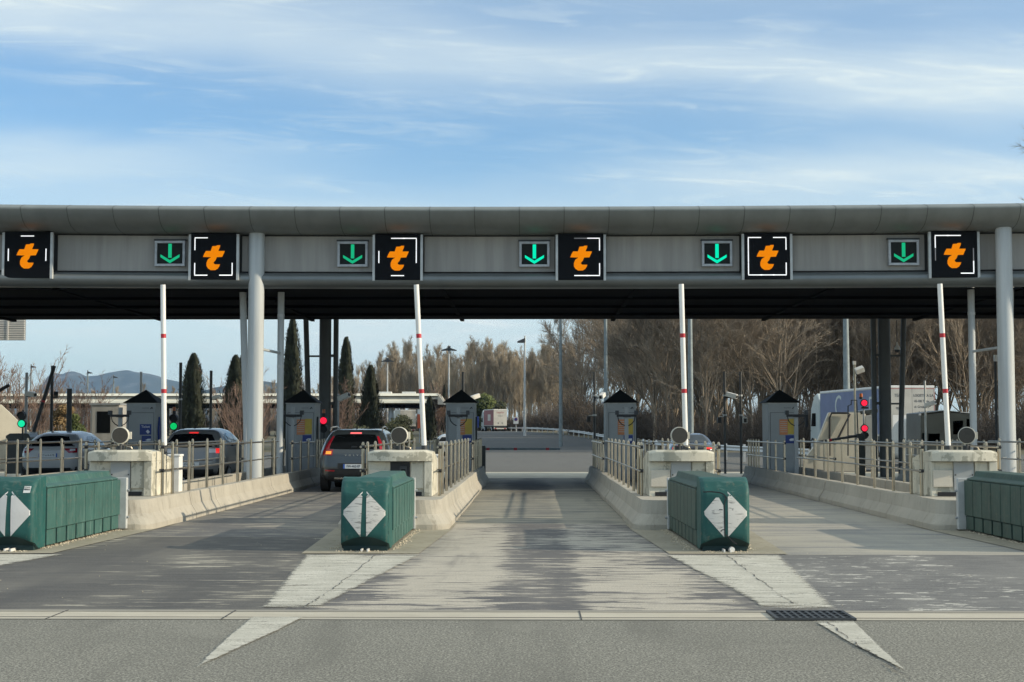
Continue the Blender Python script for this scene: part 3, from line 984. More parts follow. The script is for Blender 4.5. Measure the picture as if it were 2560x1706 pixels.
# ------------------------------------------------------------------ toll islands: barrier, rails, housing, lamp, arm
WHERE = ['beside the white car', 'behind the stickered green cushion', 'behind the scratched green cushion',
         'behind the cracked green cushion', 'behind the green cushion cut off at right', 'by the right light grey column']
PROF = [(0.89, 0.0), (0.89, 0.09), (0.865, 0.13), (0.79, 0.25), (0.75, 0.47)]
def nose_ring(hw, z, f):
    r = 0.34
    pts = []
    for k in range(7):
        a = PI + k * PI / 12
        pts.append((-hw + r + r * math.cos(a), f + r + r * math.sin(a), z))
    for k in range(7):
        a = 1.5 * PI + k * PI / 12
        pts.append((hw - r + r * math.cos(a), f + r + r * math.sin(a), z))
    return [(-hw, 3.2, z)] + pts + [(hw, 3.2, z)]
def make_island():
    t = thing('concrete_barrier', 'x', 'barrier', (0, 0, 0), 0, 'concrete island barriers between the lanes')
    mb = MB()
    mb.loft([nose_ring(w, z, 0.89 - w) for w, z in PROF], True, True)
    mb.build('nose', M['concrete'], t, bevel=0.02)
    y = 3.215
    rnd = random.Random(5)
    while y < 21.5:
        L_ = 2.05
        for s in (-1, 1):
            dx = rnd.uniform(-.012, .012)
            prof = [(s * w + dx, z) for w, z in PROF] + [(s * 0.55 + dx, 0.47), (s * 0.55 + dx, 0.0)]
            MB().prism(prof, 'y', y, y + L_ - 0.022).build('wall_segment', M['concrete'], t, bevel=0.012)
        y += L_
    MB().box(-0.545, 0.545, 3.2, 22.0, 0, 0.10).build('deck', M['deck'], t)
    return t
isl = make_island()
def make_railing(y0, ys, y1, label_part=None):
    t = thing('railing', 'x', 'railing', (0, 0, 0), 0, 'stainless railings on the island barriers')
    for y in ys:
        mb = MB().cyl((0, y, 0), (0, y, 0.88), 0.027, n=10)
        mb.cyl((0, y, 0.88), (0, y, 0.905), 0.027, 0.012, n=10)
        mb.build('post', M['steel'], t)
    for z, r in ((0.82, 0.02), (0.42, 0.016)):
        MB().cyl((-0.035, y0, z), (-0.035, y1, z), r, n=8).build('rail', M['steel'], t)
    for z in (0.82, 0.42):
        MB().cyl((-0.045, ys[0] - .02, z), (0.03, ys[0] - .02, z), 0.03, n=10).build('clamp', M['black'], t)
    return t
rail_ys = [1.65, 2.35] + [3.6 + 1.48 * i for i in range(7)]
rail = make_railing(1.6, rail_ys, 13.2)
gate_ys = [0.0, 0.5, 1.0, 1.5, 2.0]
end_rail = make_railing(-4.5, [-4.4, -3.0, -1.6] + gate_ys, 2.05)
end_rail['label'] = 'x'

def make_housing():
    t = thing('barrier_housing', 'x', 'barrier housing', (0, 0, 0), 0, 'concrete barrier housings at the island ends')
    HWd = 0.54
    body = MB()
    body.prism([(0.10, 0.0), (0.12, 0.10), (0.12, 0.57), (0.17, 0.585), (1.42, 0.585), (1.42, 0.0)], 'x', -HWd, HWd - 0.14)
    body.prism([(0.03, 0.0), (0.03, 0.585), (1.42, 0.585), (1.42, 0.0)], 'x', HWd - 0.138, HWd)
    body.build('body', M['housing'], t, bevel=0.012)
    # lip with bowed front and sloping back
    rings = []
    for i in range(11):
        x = -HWd + 2 * HWd * i / 10
        f = -0.075 + 0.10 * (x / HWd) ** 2
        zt = 0.77 - (0.03 if i in (0, 10) else 0)
        rings.append([(x, f, 0.586), (x, f, zt - .03), (x, f + .04, zt), (x, 0.55, zt), (x, 1.42, 0.60), (x, 1.42, 0.586)])
    MB().loft(rings, True, True).build('lip', M['housing'], t, bevel=0.012)
    MB().box(-HWd + .03, -0.19, 0.085, 0.118, 0.16, 0.44).build('side_panel', M['panel_stone'], t, bevel=0.006)
    MB().box(-0.17, 0.16, 0.08, 0.118, 0.10, 0.575).build('door_panel', M['booth_grey'], t, bevel=0.005)
    MB().box(0.18, HWd - .145, 0.08, 0.118, 0.13, 0.575).build('side_panel', M['housing'], t, bevel=0.006)
    MB().box(-HWd + .1, HWd - .18, 0.094, 0.099, 0.008, 0.075).build('slot', M['black'], t)
    for x in (-0.145, 0.135):
        MB().cyl((x, 0.07, 0.36), (x, 0.08, 0.36), 0.012, n=8).build('lock', M['black'], t)
    return t
housing = make_housing()

def make_lamp():
    t = thing('round_lamp', 'x', 'lamp', (0, 0, 0), 0, 'round drum lamps on the barrier housings')
    mb = MB()
    mb.loft([[(r * math.cos(2 * PI * k / 32), y, 0.25 + r * math.sin(2 * PI * k / 32)) for k in range(32)] for r, y in ((0.128, -0.085), (0.142, -0.09), (0.145, 0.0), (0.140, 0.09), (0.05, 0.11))], True, True, True)
    mb.box(0.135, 0.175, -0.02, 0.06, 0.19, 0.31)
    mb.build('drum', M['lamp_body'], t)
    MB().cyl((0, -0.094, 0.25), (0, -0.091, 0.25), 0.131, n=32).build('lens', M['lens_dark'], t)
    mb = MB().cyl((0, 0.0, 0), (0, 0.0, 0.12), 0.022, n=10).box(-.07, .05, .02, .10, 0, 0.075).box(0.10, 0.16, .02, .09, 0, .05)
    mb.build('bracket', M['dark_steel'], t)
    MB().tube([(0.05, 0.03, 0.1), (0.12, 0.0, 0.06), (0.17, 0.02, 0.05), (0.2, 0.05, 0.01)], 0.008, 6).build('cable', M['steel'], t)
    return t
lamp = make_lamp()

def make_arm():
    t = thing('boom_barrier', 'x', 'barrier arm', (0, 0, 0), 0, 'raised white barrier arms')
    z0, z1 = 1.30, 4.21
    MB().cyl((0, 0, z0), (0, 0, z1), 0.046, n=18).build('pole', M['white_paint'], t)
    for z in (2.24, 3.24):
        MB().cyl((0, 0, z), (0, 0, z + 0.075), 0.0475, n=18).build('red_band', M['red_band'], t)
    MB().cyl((0, 0, 1.10), (0, 0, z0), 0.05, n=14).build('clamp', M['dark_steel'], t)
    MB().box(0.10, 0.30, -.12, .14, 0.10, 1.10).box(0.085, 0.315, -.135, .155, 1.10, 1.14).build('drive_cabinet', M['white_paint'], t, bevel=0.01)
    MB().box(-.05, .10, -.03, .03, 1.06, 1.13).build('pivot', M['dark_steel'], t)
    return t
arm = make_arm()
LEAN = {1: -0.065, 2: -0.15, 3: -0.06, 4: -0.10}

USED = set()
def place(proto, loc, label, rz=None):
    """the first call moves the thing itself, later calls copy it"""
    if proto.name not in USED:
        USED.add(proto.name)
        proto.location = loc
        proto['label'] = label
        if rz is not None:
            proto.rotation_euler = (0, 0, rz)
        return proto
    return dup(proto, loc, label, rz)
for i, c in enumerate(IX):
    w = WHERE[i]
    place(isl, (c, 23.4, 0), 'long low concrete island barrier ' + w)
    for s, nm in ((-1, 'left'), (1, 'right')):
        place(rail, (c + s * 0.65, 23.4, 0.47), 'stainless post railing, %s side of the barrier %s' % (nm, w))
        place(end_rail, (c + s * 0.65, 43.0, 0.40), 'shaded end railing, %s side of the barrier %s' % (nm, w))
    if i == 0 or i == 5:
        continue
    hsg = place(housing, (c, 24.75, 0.47), 'stained concrete barrier housing on the island ' + w)
    lmp = place(lamp, (P((302, 999, 1698, 2417)[i - 1], 1088, 25.0).x, 25.0, 1.235), 'cream drum lamp on the concrete housing ' + w, (0.12, -0.02, 0.0, -0.3)[i - 1])
    a = place(arm, (c + 0.27, 26.7, 0.0), 'raised white barrier arm on the island ' + w)
    for ch in a.children:
        if ch.name.split('.')[0] in ('pole', 'red_band', 'clamp'):
            ch.rotation_euler = (0, math.atan(LEAN[i] / 2.9), 0)
            ch.location = (-math.tan(ch.rotation_euler[1]) * 1.12, 0, 0)

# the middle housing has an open dark recess with a small device instead of a door
hs = [o for o in COL.objects if o.name.startswith('barrier_housing') and 'scratched' in o.get('label', '')][0]
for ch in list(hs.children):
    if ch.name.startswith('door_panel') or ch.name.startswith('lock'):
        bpy.data.objects.remove(ch)
MB().box(-0.17, 0.16, 0.112, 0.1185, 0.10, 0.575).build('open_recess', M['black'], hs)
d_ = MB().box(-0.01, 0.11, 0.085, 0.112, 0.30, 0.50).build('device', M['dark_steel'], hs)
MB().box(0.015, 0.085, 0.082, 0.086, 0.36, 0.45).build('device_window', M['glass'], d_)
hs['label'] = 'concrete barrier housing with an open dark recess behind the scratched green cushion'

# ------------------------------------------------------------------ green crash cushions
def make_cushion(side_mat, front_mat, label, ribbed, pw=0.34):
    t = thing('crash_cushion', label, 'crash cushion', (0, 0, 0), 0, 'green crash cushions in front of the islands')
    Hw = 0.315
    def face(u, v):
        a = u * 2 - 1
        edge = max(0, abs(a) - 0.86) / 0.14
        x = Hw * (a if abs(a) < 0.86 else math.copysign(0.86 + 0.14 * math.sin(edge * PI / 2), a))
        zu = 0.19 * (1 - 0.5 * a * a)
        prof = [(0.16, 0.02), (0.10, zu * .5), (0.012, zu), (0.0, zu + .03), (-0.012, 0.5), (0.0, 0.78 - .05 * (1 - a * a)), (0.03, 0.83 - .05 * (1 - a * a)), (0.10, 0.90), (0.20, 0.945), (0.32, 0.956), (0.50, 0.95)]
        k = v * (len(prof) - 1)
        j = min(int(k), len(prof) - 2)
        f = k - j
        y = prof[j][0] * (1 - f) + prof[j + 1][0] * f
        z = prof[j][1] * (1 - f) + prof[j + 1][1] * f
        y += 0.03 * a * a + (0.06 * (1 - math.cos(edge * PI / 2)) if edge else 0)
        return (x, y, z)
    V0 = 2.0 / 10
    mb = MB().grid(lambda u, v: face(u, V0 + (1 - V0) * v), 24, 40)
    MB().grid(lambda u, v: Vector(face(u, V0 * v)) + Vector((0, 0.0015, 0)), 24, 6).build('undercut', M['cushion_shade'], t)
    # cheeks and back of the nose
    for s in (0.0, 1.0):
        col_ = [Vector(face(s, j / 40)) for j in range(41)]
        mb.add(col_ + [Vector((p.x, 0.5, p.z)) for p in col_], [(j, j + 1, 42 + j, 41 + j) for j in range(40)])
    mb.box(-Hw + .01, Hw - .01, 0.46, 0.50, 0.02, 0.93)
    mb.build('nose', front_mat, t)
    MB().box(-Hw + .03, Hw - .03, 0.125, 0.40, 0.0, 0.14).build('underside', M['cushion_shade'], t)
    # long ribbed sides under a raised hood
    y0, y1 = 0.52, 4.02
    MB().prism([(-0.295, 0.03), (-0.295, 0.79), (0.295, 0.79), (0.295, 0.03)], 'y', y0, y1).build('core', M['cushion_shade'], t)
    MB().prism([(-0.33, 0.795), (-0.33, 0.82), (-0.22, 0.85), (-0.19, 0.935), (0.19, 0.935), (0.22, 0.85), (0.33, 0.82), (0.33, 0.795)], 'y', y0, y1 - .12).build('hood', side_mat, t, bevel=0.012)
    for s in (-1, 1):
        pan = MB()
        n = 8
        L_ = (y1 - y0) / n
        for k in range(n):
            a, b_ = y0 + k * L_ + .012, y0 + (k + 1) * L_ - .012
            x0, x1 = sorted((s * 0.30, s * 0.334))
            pan.box(x0, x1, a, b_, 0.245, 0.79) if ribbed else None
        if not ribbed:
            x0, x1 = sorted((s * 0.30, s * 0.331))
            pan.box(x0, x1, y0, y1, 0.245, 0.79)
            for k in range(1, n):
                x2, x3 = sorted((s * 0.331, s * 0.336))
                pan.box(x2, x3, y0 + k * L_ - .07, y0 + k * L_ + .05, 0.26, 0.775)
        x0, x1 = sorted((s * 0.297, s * 0.322))
        pan.box(x0, x1, y0 + .002, y1 - .002, 0.25, 0.785)
        pan.build('side_panel', side_mat, t, bevel=0.010)
        sk = MB()
        for k in range(n):
            a, b_ = y0 + k * L_ + .05, y0 + (k + 1) * L_ - .02
            x0, x1 = sorted((s * 0.296, s * 0.315))
            sk.box(x0, x1, a, b_, 0.03, 0.235)
        sk.build('skirt', side_mat, t, bevel=0.006)
    bp = MB().box(-pw, pw, y1, y1 + .10, 0.02, 0.82)
    bp.build('back_plate', M['galv_pale'], t, bevel=0.008)
    for s in (-1, 1):
        for z in (0.2, 0.62):
            MB().cyl((s * pw, y1 + .03, z), (s * (pw + .035), y1 + .03, z), 0.02, n=8).build('bolt', M['galv'], t)
    # foot anchors on the ground in front
    for x in (-0.03, 0.05):
        MB().box(x - .010, x + .010, -0.06, 0.12, 0.0, 0.035).build('anchor', M['white_paint'], t)
    return t, face
def on_face(face, x, z):
    best = None
    a = max(-1, min(1, x / 0.315))
    u = (a + 1) / 2
    lo = None
    for j in range(0, 401):
        v = 0.25 + j / 400 * 0.5
        p = face(u, v)
        if lo is None or abs(p[2] - z) < lo[0]:
            lo = (abs(p[2] - z), p)
    return Vector(lo[1])
def decal(face, poly, name, mat, parent, off=0.004, sub=7):
    """a sheet that follows the bulged nose: fan of the outline, subdivided"""
    import bmesh
    bm = bmesh.new()
    vs = [bm.verts.new((x, 0, z)) for x, z in poly]
    f = bm.faces.new(vs)
    bmesh.ops.triangulate(bm, faces=[f])
    for _ in range(3):
        bmesh.ops.subdivide_edges(bm, edges=bm.edges[:], cuts=1, use_grid_fill=True)
    for v in bm.verts:
        p = on_face(face, v.co.x, v.co.z)
        v.co = (v.co.x, p.y - off, v.co.z)
    bmesh.ops.recalc_face_normals(bm, faces=bm.faces)
    bmesh.ops.solidify(bm, geom=bm.faces[:], thickness=0.0025)
    me = bpy.data.meshes.new(name)
    bm.to_mesh(me)
    bm.free()
    me.materials.append(mat)
    o = bpy.data.objects.new(name, me)
    COL.objects.link(o)
    o.parent = parent
    return o
def ribbon(face, pts, w, name, mat, parent, off=0.006):
    dense = []
    for (x0, z0), (x1, z1) in zip(pts[:-1], pts[1:]):
        for k in range(5):
            dense.append((x0 + (x1 - x0) * k / 5, z0 + (z1 - z0) * k / 5))
    dense.append(pts[-1])
    mb = MB()
    rr = []
    for i, (x, z) in enumerate(dense):
        p = on_face(face, x, z)
        q = dense[min(i + 1, len(dense) - 1)]
        q0 = dense[max(i - 1, 0)]
        d = Vector((q[0] - q0[0], q[1] - q0[1])).normalized()
        n = Vector((-d.y, d.x)) * w
        rr.append([(x - n.x, p.y - off, z - n.y), (x + n.x, p.y - off, z + n.y), (x + n.x, p.y + .002, z + n.y), (x - n.x, p.y + .002, z - n.y)])
    mb.loft(rr, True, True)
    return mb.build(name, mat, parent)
TL = [(-0.298, .504), (-0.025, .775), (-0.05, .19)]
TR = [(0.025, .778), (0.298, .496), (0.025, .19)]
B_, C_, D_, E_ = IX[1], IX[2], IX[3], IX[4]
specs = [(B_, M['cushion_side'], M['cushion'], 'green crash cushion with a white sticker and clean diamond, cut off by the left edge', 'B'),
         (C_, M['cushion_side'], M['cushion'], 'green crash cushion with a scratched white diamond standing left of the middle lane', 'C'),
         (D_, M['cushion_dull'], M['cushion'], 'green crash cushion with a cracked nose and torn white diamond right of the middle lane', 'D'),
         (E_, M['cushion_dull'], M['cushion_dull'], 'dull green crash cushion with ribbed side, cut off by the right edge', 'E')]
for c, sm_, fm_, lab, key in specs:
    t, face = make_cushion(sm_, fm_, lab, key in 'DE', 0.43 if key in 'BE' else 0.34)
    t.location = (c + {'B': .09, 'C': .03, 'D': .02, 'E': -.08}[key], 19.3, 0.008)
    t.rotation_euler = (0, 0, {'B': 0, 'C': 0, 'D': .013, 'E': .008}[key])
    sh = M['sheeting_clean'] if key in 'BE' else M['sheeting']
    tl = TL
    if key == 'D':
        tl = [(-0.298, .50), (-0.13, .70), (-0.09, .70), (-0.035, .60), (-0.025, .19)]
    decal(face, tl, 'white_triangle', sh, t)
    decal(face, TR, 'white_triangle', sh, t)
    if key == 'B':
        st = decal(face, [(0.175, .755), (0.265, .755), (0.265, .86 - .02), (0.175, .86 - .02)], 'sticker', M['plate'], t, 0.005)
        for k in range(3):
            q = text_mesh('lettering', 'PENAA', 0.030, M['dark_text'], st, (0.22, on_face(face, 0.22, 0.8).y - 0.0115, 0.824 - k * .027), sx=0.85)
    if key == 'C':
        ribbon(face, [(0.305, .74), (0.30, .62), (0.308, .45), (0.30, .34), (0.306, .22)], 0.004, 'crack', M['black'], t)
    if key == 'D':
        ribbon(face, [(-0.30, .83 - .06), (-0.19, .775), (-0.08, .765), (-0.03, .745), (0.005, .70), (-0.012, .655), (-0.020, .6), (-0.018, .4), (-0.018, .225), (0.03, .195), (0.09, .13), (0.14, .10)], 0.0075, 'crack', M['black'], t)
        ribbon(face, [(-0.09, .545), (-0.045, .543)], 0.006, 'scuff', M['black'], t)
        ribbon(face, [(-0.07, .265), (-0.05, .285), (-0.025, .287)], 0.006, 'scuff', M['black'], t)
        MB().cyl((0.075, -0.02, 0.03), (0.075, 0.06, 0.03), 0.035, n=12).build('ball_foot', M['white_paint'], t)

# ------------------------------------------------------------------ ticket kiosks behind the islands
def make_kiosk(kind, label, loc):
    t = thing('ticket_kiosk', label, 'kiosk', loc, 0, 'grey ticket kiosks with black pyramid roofs')
    w, d, h = 0.43, 0.55, 2.36
    body = MB().box(-w, w, 0, 2 * d, 0.0, h)
    body.build('body', M['booth_grey'], t, bevel=0.015)
    e = 0.09
    rf = MB()
    b4 = [(-w - e, -e, h), (w + e, -e, h), (w + e, 2 * d + e, h), (-w - e, 2 * d + e, h)]
    rf.add(b4 + [(0, d, h + 0.40)], [(0, 1, 4), (1, 2, 4), (2, 3, 4), (3, 0, 4), (3, 2, 1, 0)])
    rf.build('roof', M['roof_slate'], t)
    MB().box(-w - .01, w + .01, -.012, 2 * d + .012, h - .03, h - .002).build('cornice', M['galv_pale'], t)
    dr = MB().box(-w + .07, w - .05, -0.012, 0.0, 0.12, h - .30)
    dr.build('door', M['booth_grey'], t, bevel=0.004)
    sm = MB()
    sm.box(-w + .058, -w + .068, -.006, 0, 0.12, h - .29).box(-w + .058, w - .04, -.006, 0, h - .298, h - .288).box(w - .049, w - .04, -.006, 0, 0.12, h - .298)
    sm.build('door_joint', M['seam'], t)
    lg = MB()
    lg.box(0.03, 0.24, -.005, 0, h - .16, h - .15)
    lg.prism([(0.29, h - .19), (0.35, h - .14), (0.33, h - .12), (0.27, h - .17)], 'y', -.005, 0)
    lg.prism([(0.31, h - .12), (0.36, h - .17), (0.35, h - .185), (0.30, h - .135)], 'y', -.006, -.001)
    lg.build('logo', M['dark_steel'], t)
    if kind == 'ticket':
        b = MB().box(-0.02, 0.32, -.022, -.013, 1.42, 1.73).build('ticket_sign', M['blue_label'], t)
        text_mesh('lettering', 'Ticket', 0.105, M['white_text'], b, (0.15, -.0245, 1.655), sx=0.95)
        MB().prism([(0.16, 1.52), (0.22, 1.57), (0.28, 1.50), (0.22, 1.45)], 'y', -.026, -.0225).build('pictogram', M['white_text'], b)
        b = MB().box(0.04, 0.32, -.022, -.013, 1.19, 1.39).build('notice', M['blue_label'], t)
        MB().prism([(0.15, 1.265), (0.22, 1.30), (0.31, 1.305), (0.31, 1.25), (0.2, 1.24)], 'y', -.026, -.0225).build('pictogram', M['white_text'], b)
    else:
        b = MB().box(-0.10, 0.14, -.022, -.013, 1.42, 1.87).build('notice', M['orange_label'], t)
        ln = MB()
        for k in range(6):
            ln.box(-0.08, 0.12, -.0245, -.0225, 1.80 - k * .06, 1.815 - k * .06)
        ln.build('lettering', M['truck_white'], b)
        MB().box(0.14, 0.345, -.0225, -.0135, 1.44, 1.89).build('notice', M['yellow_label'], t)
        b = MB().box(0.07, 0.335, -.022, -.013, 1.17, 1.41).build('notice', M['blue_label'], t)
        MB().prism([(0.17, 1.27), (0.22, 1.31), (0.31, 1.315), (0.31, 1.25), (0.21, 1.24)], 'y', -.026, -.0225).build('pictogram', M['white_text'], b)
    sd = MB()
    sd.prism([(0.32, 0.7), (0.32, 1.2), (0.27, 1.6), (0.37, 1.95), (0.52, 1.6), (0.47, 1.2), (0.47, 0.7)], 'x', w, w + .05)
    sd.build('card_reader', M['blue_label'] if kind == 'ticket' else M['booth_dark'], t)
    return t
KX = (352, 751, 1151, 1553, 1957)
KL = ['grey ticket kiosk with a blue Ticket sign, behind the raised arm of the stickered cushion',
      'grey ticket kiosk with orange and yellow notice, just left of the red signal',
      'grey ticket kiosk with yellow notice, left of the far red trailer lorry',
      'grey ticket kiosk with orange and yellow notices, right of the empty middle lane',
      'grey ticket kiosk with orange notice, just left of the blue trailer lorry']
for px, lab in zip(KX, KL):
    x = P(px, 1050, 43.5).x
    make_kiosk('ticket' if px == 352 else 'notice', lab, (x, 43.5, 0.0 if px > 0 else 0))

# antenna posts with two black heads in front of the kiosks
def make_antenna():
    t = thing('antenna_post', 'x', 'antenna post', (0, 0, 0), 0, 'grey posts with two black antenna heads')
    MB().box(-.055, .055, -.04, .04, 0.1, 2.2).build('post', M['booth_grey'], t, bevel=0.006)
    MB().box(-.28, .27, -.08, -.042, 1.93, 2.0).box(-.10, .12, -.11, -.08, 1.92, 2.0).build('crossbar', M['black'], t)
    for s in (-1, 1):
        MB().box(s * .27 - .05, s * .27 + .05, -.15, -.02, 1.99, 2.11).build('head', M['dark_steel'], t, bevel=0.006)
        MB().tube([(s * .25, -.05, 1.96), (s * .22, -.05, 1.82), (s * .14, -.05, 1.73), (s * .05, -.05, 1.68)], 0.014, 6).build('bracket', M['black'], t)
    return t
ant = make_antenna()
for px, w in ((301, 'with the blue Ticket sign'), (732, 'left of the red signal'), (1146, 'nearest the left of the middle lane'), (1566, 'nearest the right of the middle lane'), (1990, 'beside the blue trailer lorry')):
    place(ant, (P(px, 1050, 41.9).x, 41.9, 0), 'grey antenna post before the kiosk ' + w)

# traffic signals
def make_signal(lit, label, loc, zc=1.62, beacon=True, colour=None, twin=False, flip=False):
    t = thing('traffic_signal', label, 'traffic light', loc, 0, 'lane signals behind the booths')
    MB().cyl((0, 0.08, 0), (0, 0.08, zc + .3), 0.03, n=8).build('pole', M['dark_steel'], t)
    hz = (zc + .125, zc - .125)
    mb = MB()
    for z in hz:
        mb.cyl((0, -.05, z), (0, .05, z), 0.135, n=24)
    mb.build('head', M['black'], t)
    for z, nm in zip(hz, ('top', 'low')):
        on = lit == nm
        MB().cyl((0, -.06, z), (0, -.05, z), 0.105 if on else .09, n=24).build('lens', colour if on else M['black'], t)
        vis = MB()
        vis.grid(lambda u, v, z=z: (0.125 * math.cos(PI * (u * 1.1 - .05)), -.05 - v * (.10 if not on else .03), z + 0.125 * math.sin(PI * (u * 1.1 - .05))), 12, 1)
        vis.build('visor', M['black'], t, recalc=False)
    if beacon:
        MB().cyl((0, 0, zc + .26), (0, 0, zc + .36), 0.06, 0.05, n=14).build('beacon_base', M['black'], t)
        MB().cyl((0, 0, zc + .36), (0, 0, zc + .48), 0.055, 0.048, n=14).build('beacon', M['amber_lamp'], t)
    return t
q = P(55, 1059, 46.5); make_signal('low', 'traffic signal with a bright green lamp before the white sloping wall at left', (q.x, 46.5, 0), q.z + .12, False, M['green_lamp'])
q = P(435, 1056, 46.5); make_signal('low', 'traffic signal with green lamp and red beacon above the silver car', (q.x, 46.5, 0), q.z, True, M['green_lamp2'])
q = P(809, 1062, 46.5); make_signal('top', 'traffic signal with a red lamp beside the dark grey car', (q.x, 46.5, 0), q.z, True, M['red_lamp'])
q = P(2161, 1080, 53.0); sg = make_signal('top', 'upright pair of red signals under an orange beacon before the blue trailer', (q.x, 53.0, 0), q.z, False, M['red_lamp'])
q2 = P(2161, 1008, 53.0)
MB().cyl((0, -.05, q2.z), (0, .05, q2.z), .135, n=24).box(-.10, .14, -.06, .06, q2.z - .2, q2.z - .14).build('upper_head', M['black'], sg)
MB().cyl((0, -.06, q2.z), (0, -.05, q2.z), .105, n=24).build('upper_lens', M['red_lamp'], sg)
MB().cyl((-.09, 0.06, q2.z + .14), (-.09, 0.06, q2.z + .22), .065, n=12).build('beacon_base', M['black'], sg)
MB().cyl((-.09, 0.06, q2.z + .22), (-.09, 0.06, q2.z + .34), .06, .05, n=12).build('beacon', M['amber_lamp'], sg)
MB().cyl((0, 0.08, 0), (0, .08, q2.z + .1), .03, n=8).build('pole', M['galv'], sg)

# camera and sensor poles
def bullet_camera(t, p, d, size=0.13, mat=None, nm='camera'):
    d = Vector(d).normalized()
    p = Vector(p)
    M_ = Matrix.Translation(p) @ d.to_track_quat('Y', 'Z').to_matrix().to_4x4()
    o = MB().box(-size * .5, size * .5, -size * 1.3, size * 1.3, -size * .5, size * .5, M_).build(nm, mat or M['white_paint'], t, bevel=0.012)
    MB().cyl(p + d * size * 1.3, p + d * size * 1.34, size * .36, n=10).build('lens', M['black'], o)
    return o
def pole(label, px, ytop, Y, r=0.045, mat='dark_steel', zbase=0.0):
    q = P(px, ytop, Y)
    t = thing('camera_pole', label, 'pole', (q.x, Y, zbase), 0, 'slim equipment poles behind the kiosks')
    MB().cyl((0, 0, 0), (0, 0, q.z - zbase), r, n=10).build('post', M[mat], t)
    return t, q
def rel(t, px, py):
    q = P(px, py, t.location.y)
    return Vector((q.x - t.location.x, 0, q.z - t.location.z))
def arm_cam(t, px, py, d, size=0.13, mat=None):
    q = rel(t, px, py) + Vector((0, -.12, 0))
    MB().cyl((0, 0, q.z - .08), (q.x, -.12, q.z - .08), 0.022, n=8).build('bracket', M['dark_steel'], t)
    bullet_camera(t, q, d, size, mat)
def box_cam(t, px, py):
    q = rel(t, px, py)
    s = 1 if q.x > 0 else -1
    MB().box(min(0, q.x) , max(0, q.x), -.02, .02, q.z + .10, q.z + .13).build('bracket', M['galv_pale'], t)
    MB().box(q.x - .07, q.x + .07, -.12, .08, q.z - .12, q.z + .09).build('sensor_box', M['galv_pale'] if s > 0 else M['dark_steel'], t, bevel=0.01)
    MB().box(q.x - .055, q.x + .055, -.135, -.121, q.z - .10, q.z + .05).build('sensor_window', M['black'], t)
def collars(t, zs, r=0.07):
    mb = MB()
    for z in zs:
        mb.cyl((0, 0, z), (0, 0, z + .06), r, n=10)
    mb.build('collar', M['galv'], t)
t, q = pole('slim pale pole with a white floodlight camera, farthest left before the far canopy', 67, 932, 50, .05, 'galv'); arm_cam(t, 80, 986, (1, -.5, -.15), .16)
t, q = pole('black pole with a black camera beside the raised dark arm at left', 131, 915, 50, .05); arm_cam(t, 143, 988, (.3, -1, .3), .14, M['black'])
t, q = pole('thick dark post before the russet hedge at left', 174, 972, 48, .085, 'dark_steel')
t, q = pole('slim grey pole rising behind the kiosk with the Ticket sign', 353, 930, 52, .045, 'galv')
t, q = pole('slim dark pole left of the first cypress', 452, 907, 52, .055); collars(t, [2.6])
t, q = pole('slim dark pole with small white camera right of the first cypress', 528, 927, 52, .05); arm_cam(t, 543, 993, (1, -.4, .2), .12)
t, q = pole('slim dark pole behind the kiosk near the far lorry, white camera on its right', 1158, 930, 53, .05); arm_cam(t, 1187, 993, (-.9, -.6, -.35), .15)
t, q = pole('slim dark pole with white camera and sensor box left of the orange and yellow notices', 1486, 930, 53, .045); arm_cam(t, 1505, 990, (-.4, -1, -.35), .15); box_cam(t, 1472, 1047); collars(t, [2.05, 2.75])
t, q = pole('left of two slim dark poles, with white camera, beyond the dark blue saloon', 1811, 929, 53, .045); arm_cam(t, 1828, 989, (.9, -.6, -.3), .16); box_cam(t, 1798, 1050); collars(t, [2.05, 2.75])
t, q = pole('right of two slim dark poles, with pale sensor box, beyond the dark blue saloon', 1851, 929, 53, .045); box_cam(t, 1862, 1050); collars(t, [2.05, 2.75])
t, q = pole('pale pole with a tilted white floodlight above the blue trailer', 2136, 905, 53, .04, 'steel'); q = rel(t, 2146, 926)
MB().box(-.13, .17, -.1, .1, -.09, .09, Matrix.Translation((q.x, -.1, q.z)) @ Matrix.Rotation(-.35, 4, 'Y') @ Matrix.Rotation(.5, 4, 'X')).build('floodlight', M['white_paint'], t, bevel=.01)
MB().box(-.05, .05, -.05, .05, q.z + .2, q.z + .33).build('sensor_box', M['white_paint'], t)
t, q = pole('slim pale pole with black and white camera before the lettered trailer doors', 2312, 952, 53, .035, 'galv_pale'); arm_cam(t, 2324, 1010, (.8, -.7, .3), .15)
t, q = pole('slim grey pole beside the red signal, carrying a white camera', 846, 985, 47, .03, 'galv'); arm_cam(t, 861, 993, (.9, -.5, .35), .16)
t, q = pole('pale pole carrying a small white box at the right-hand column', 2488, 890, 46, .04, 'dark_steel'); q = rel(t, 2491, 896)
MB().box(q.x - .08, q.x + .08, -.1, .04, q.z - .1, q.z + .1).build('sensor_box', M['white_paint'], t)
# stand frame of thin tubes by the pale pole
q = P(2130, 1000, 52.6)
t = thing('tube_frame', 'thin dark tube frame standing round the pale floodlight pole', 'frame', (q.x, 52.6, 0))
fr = MB()
pp = lambda x, y: tuple(P(x, y, 52.6) - Vector((q.x, 52.6, 0)))
fr.tube([pp(2120, 1140), pp(2120, 1015), pp(2128, 1012), pp(2128, 1001), pp(2142, 1001), pp(2142, 1012), pp(2147, 1140)], .022, 6)
fr.cyl(pp(2120, 1090), pp(2146, 1088), .016, n=6)
fr.build('tube', M['dark_steel'], t)

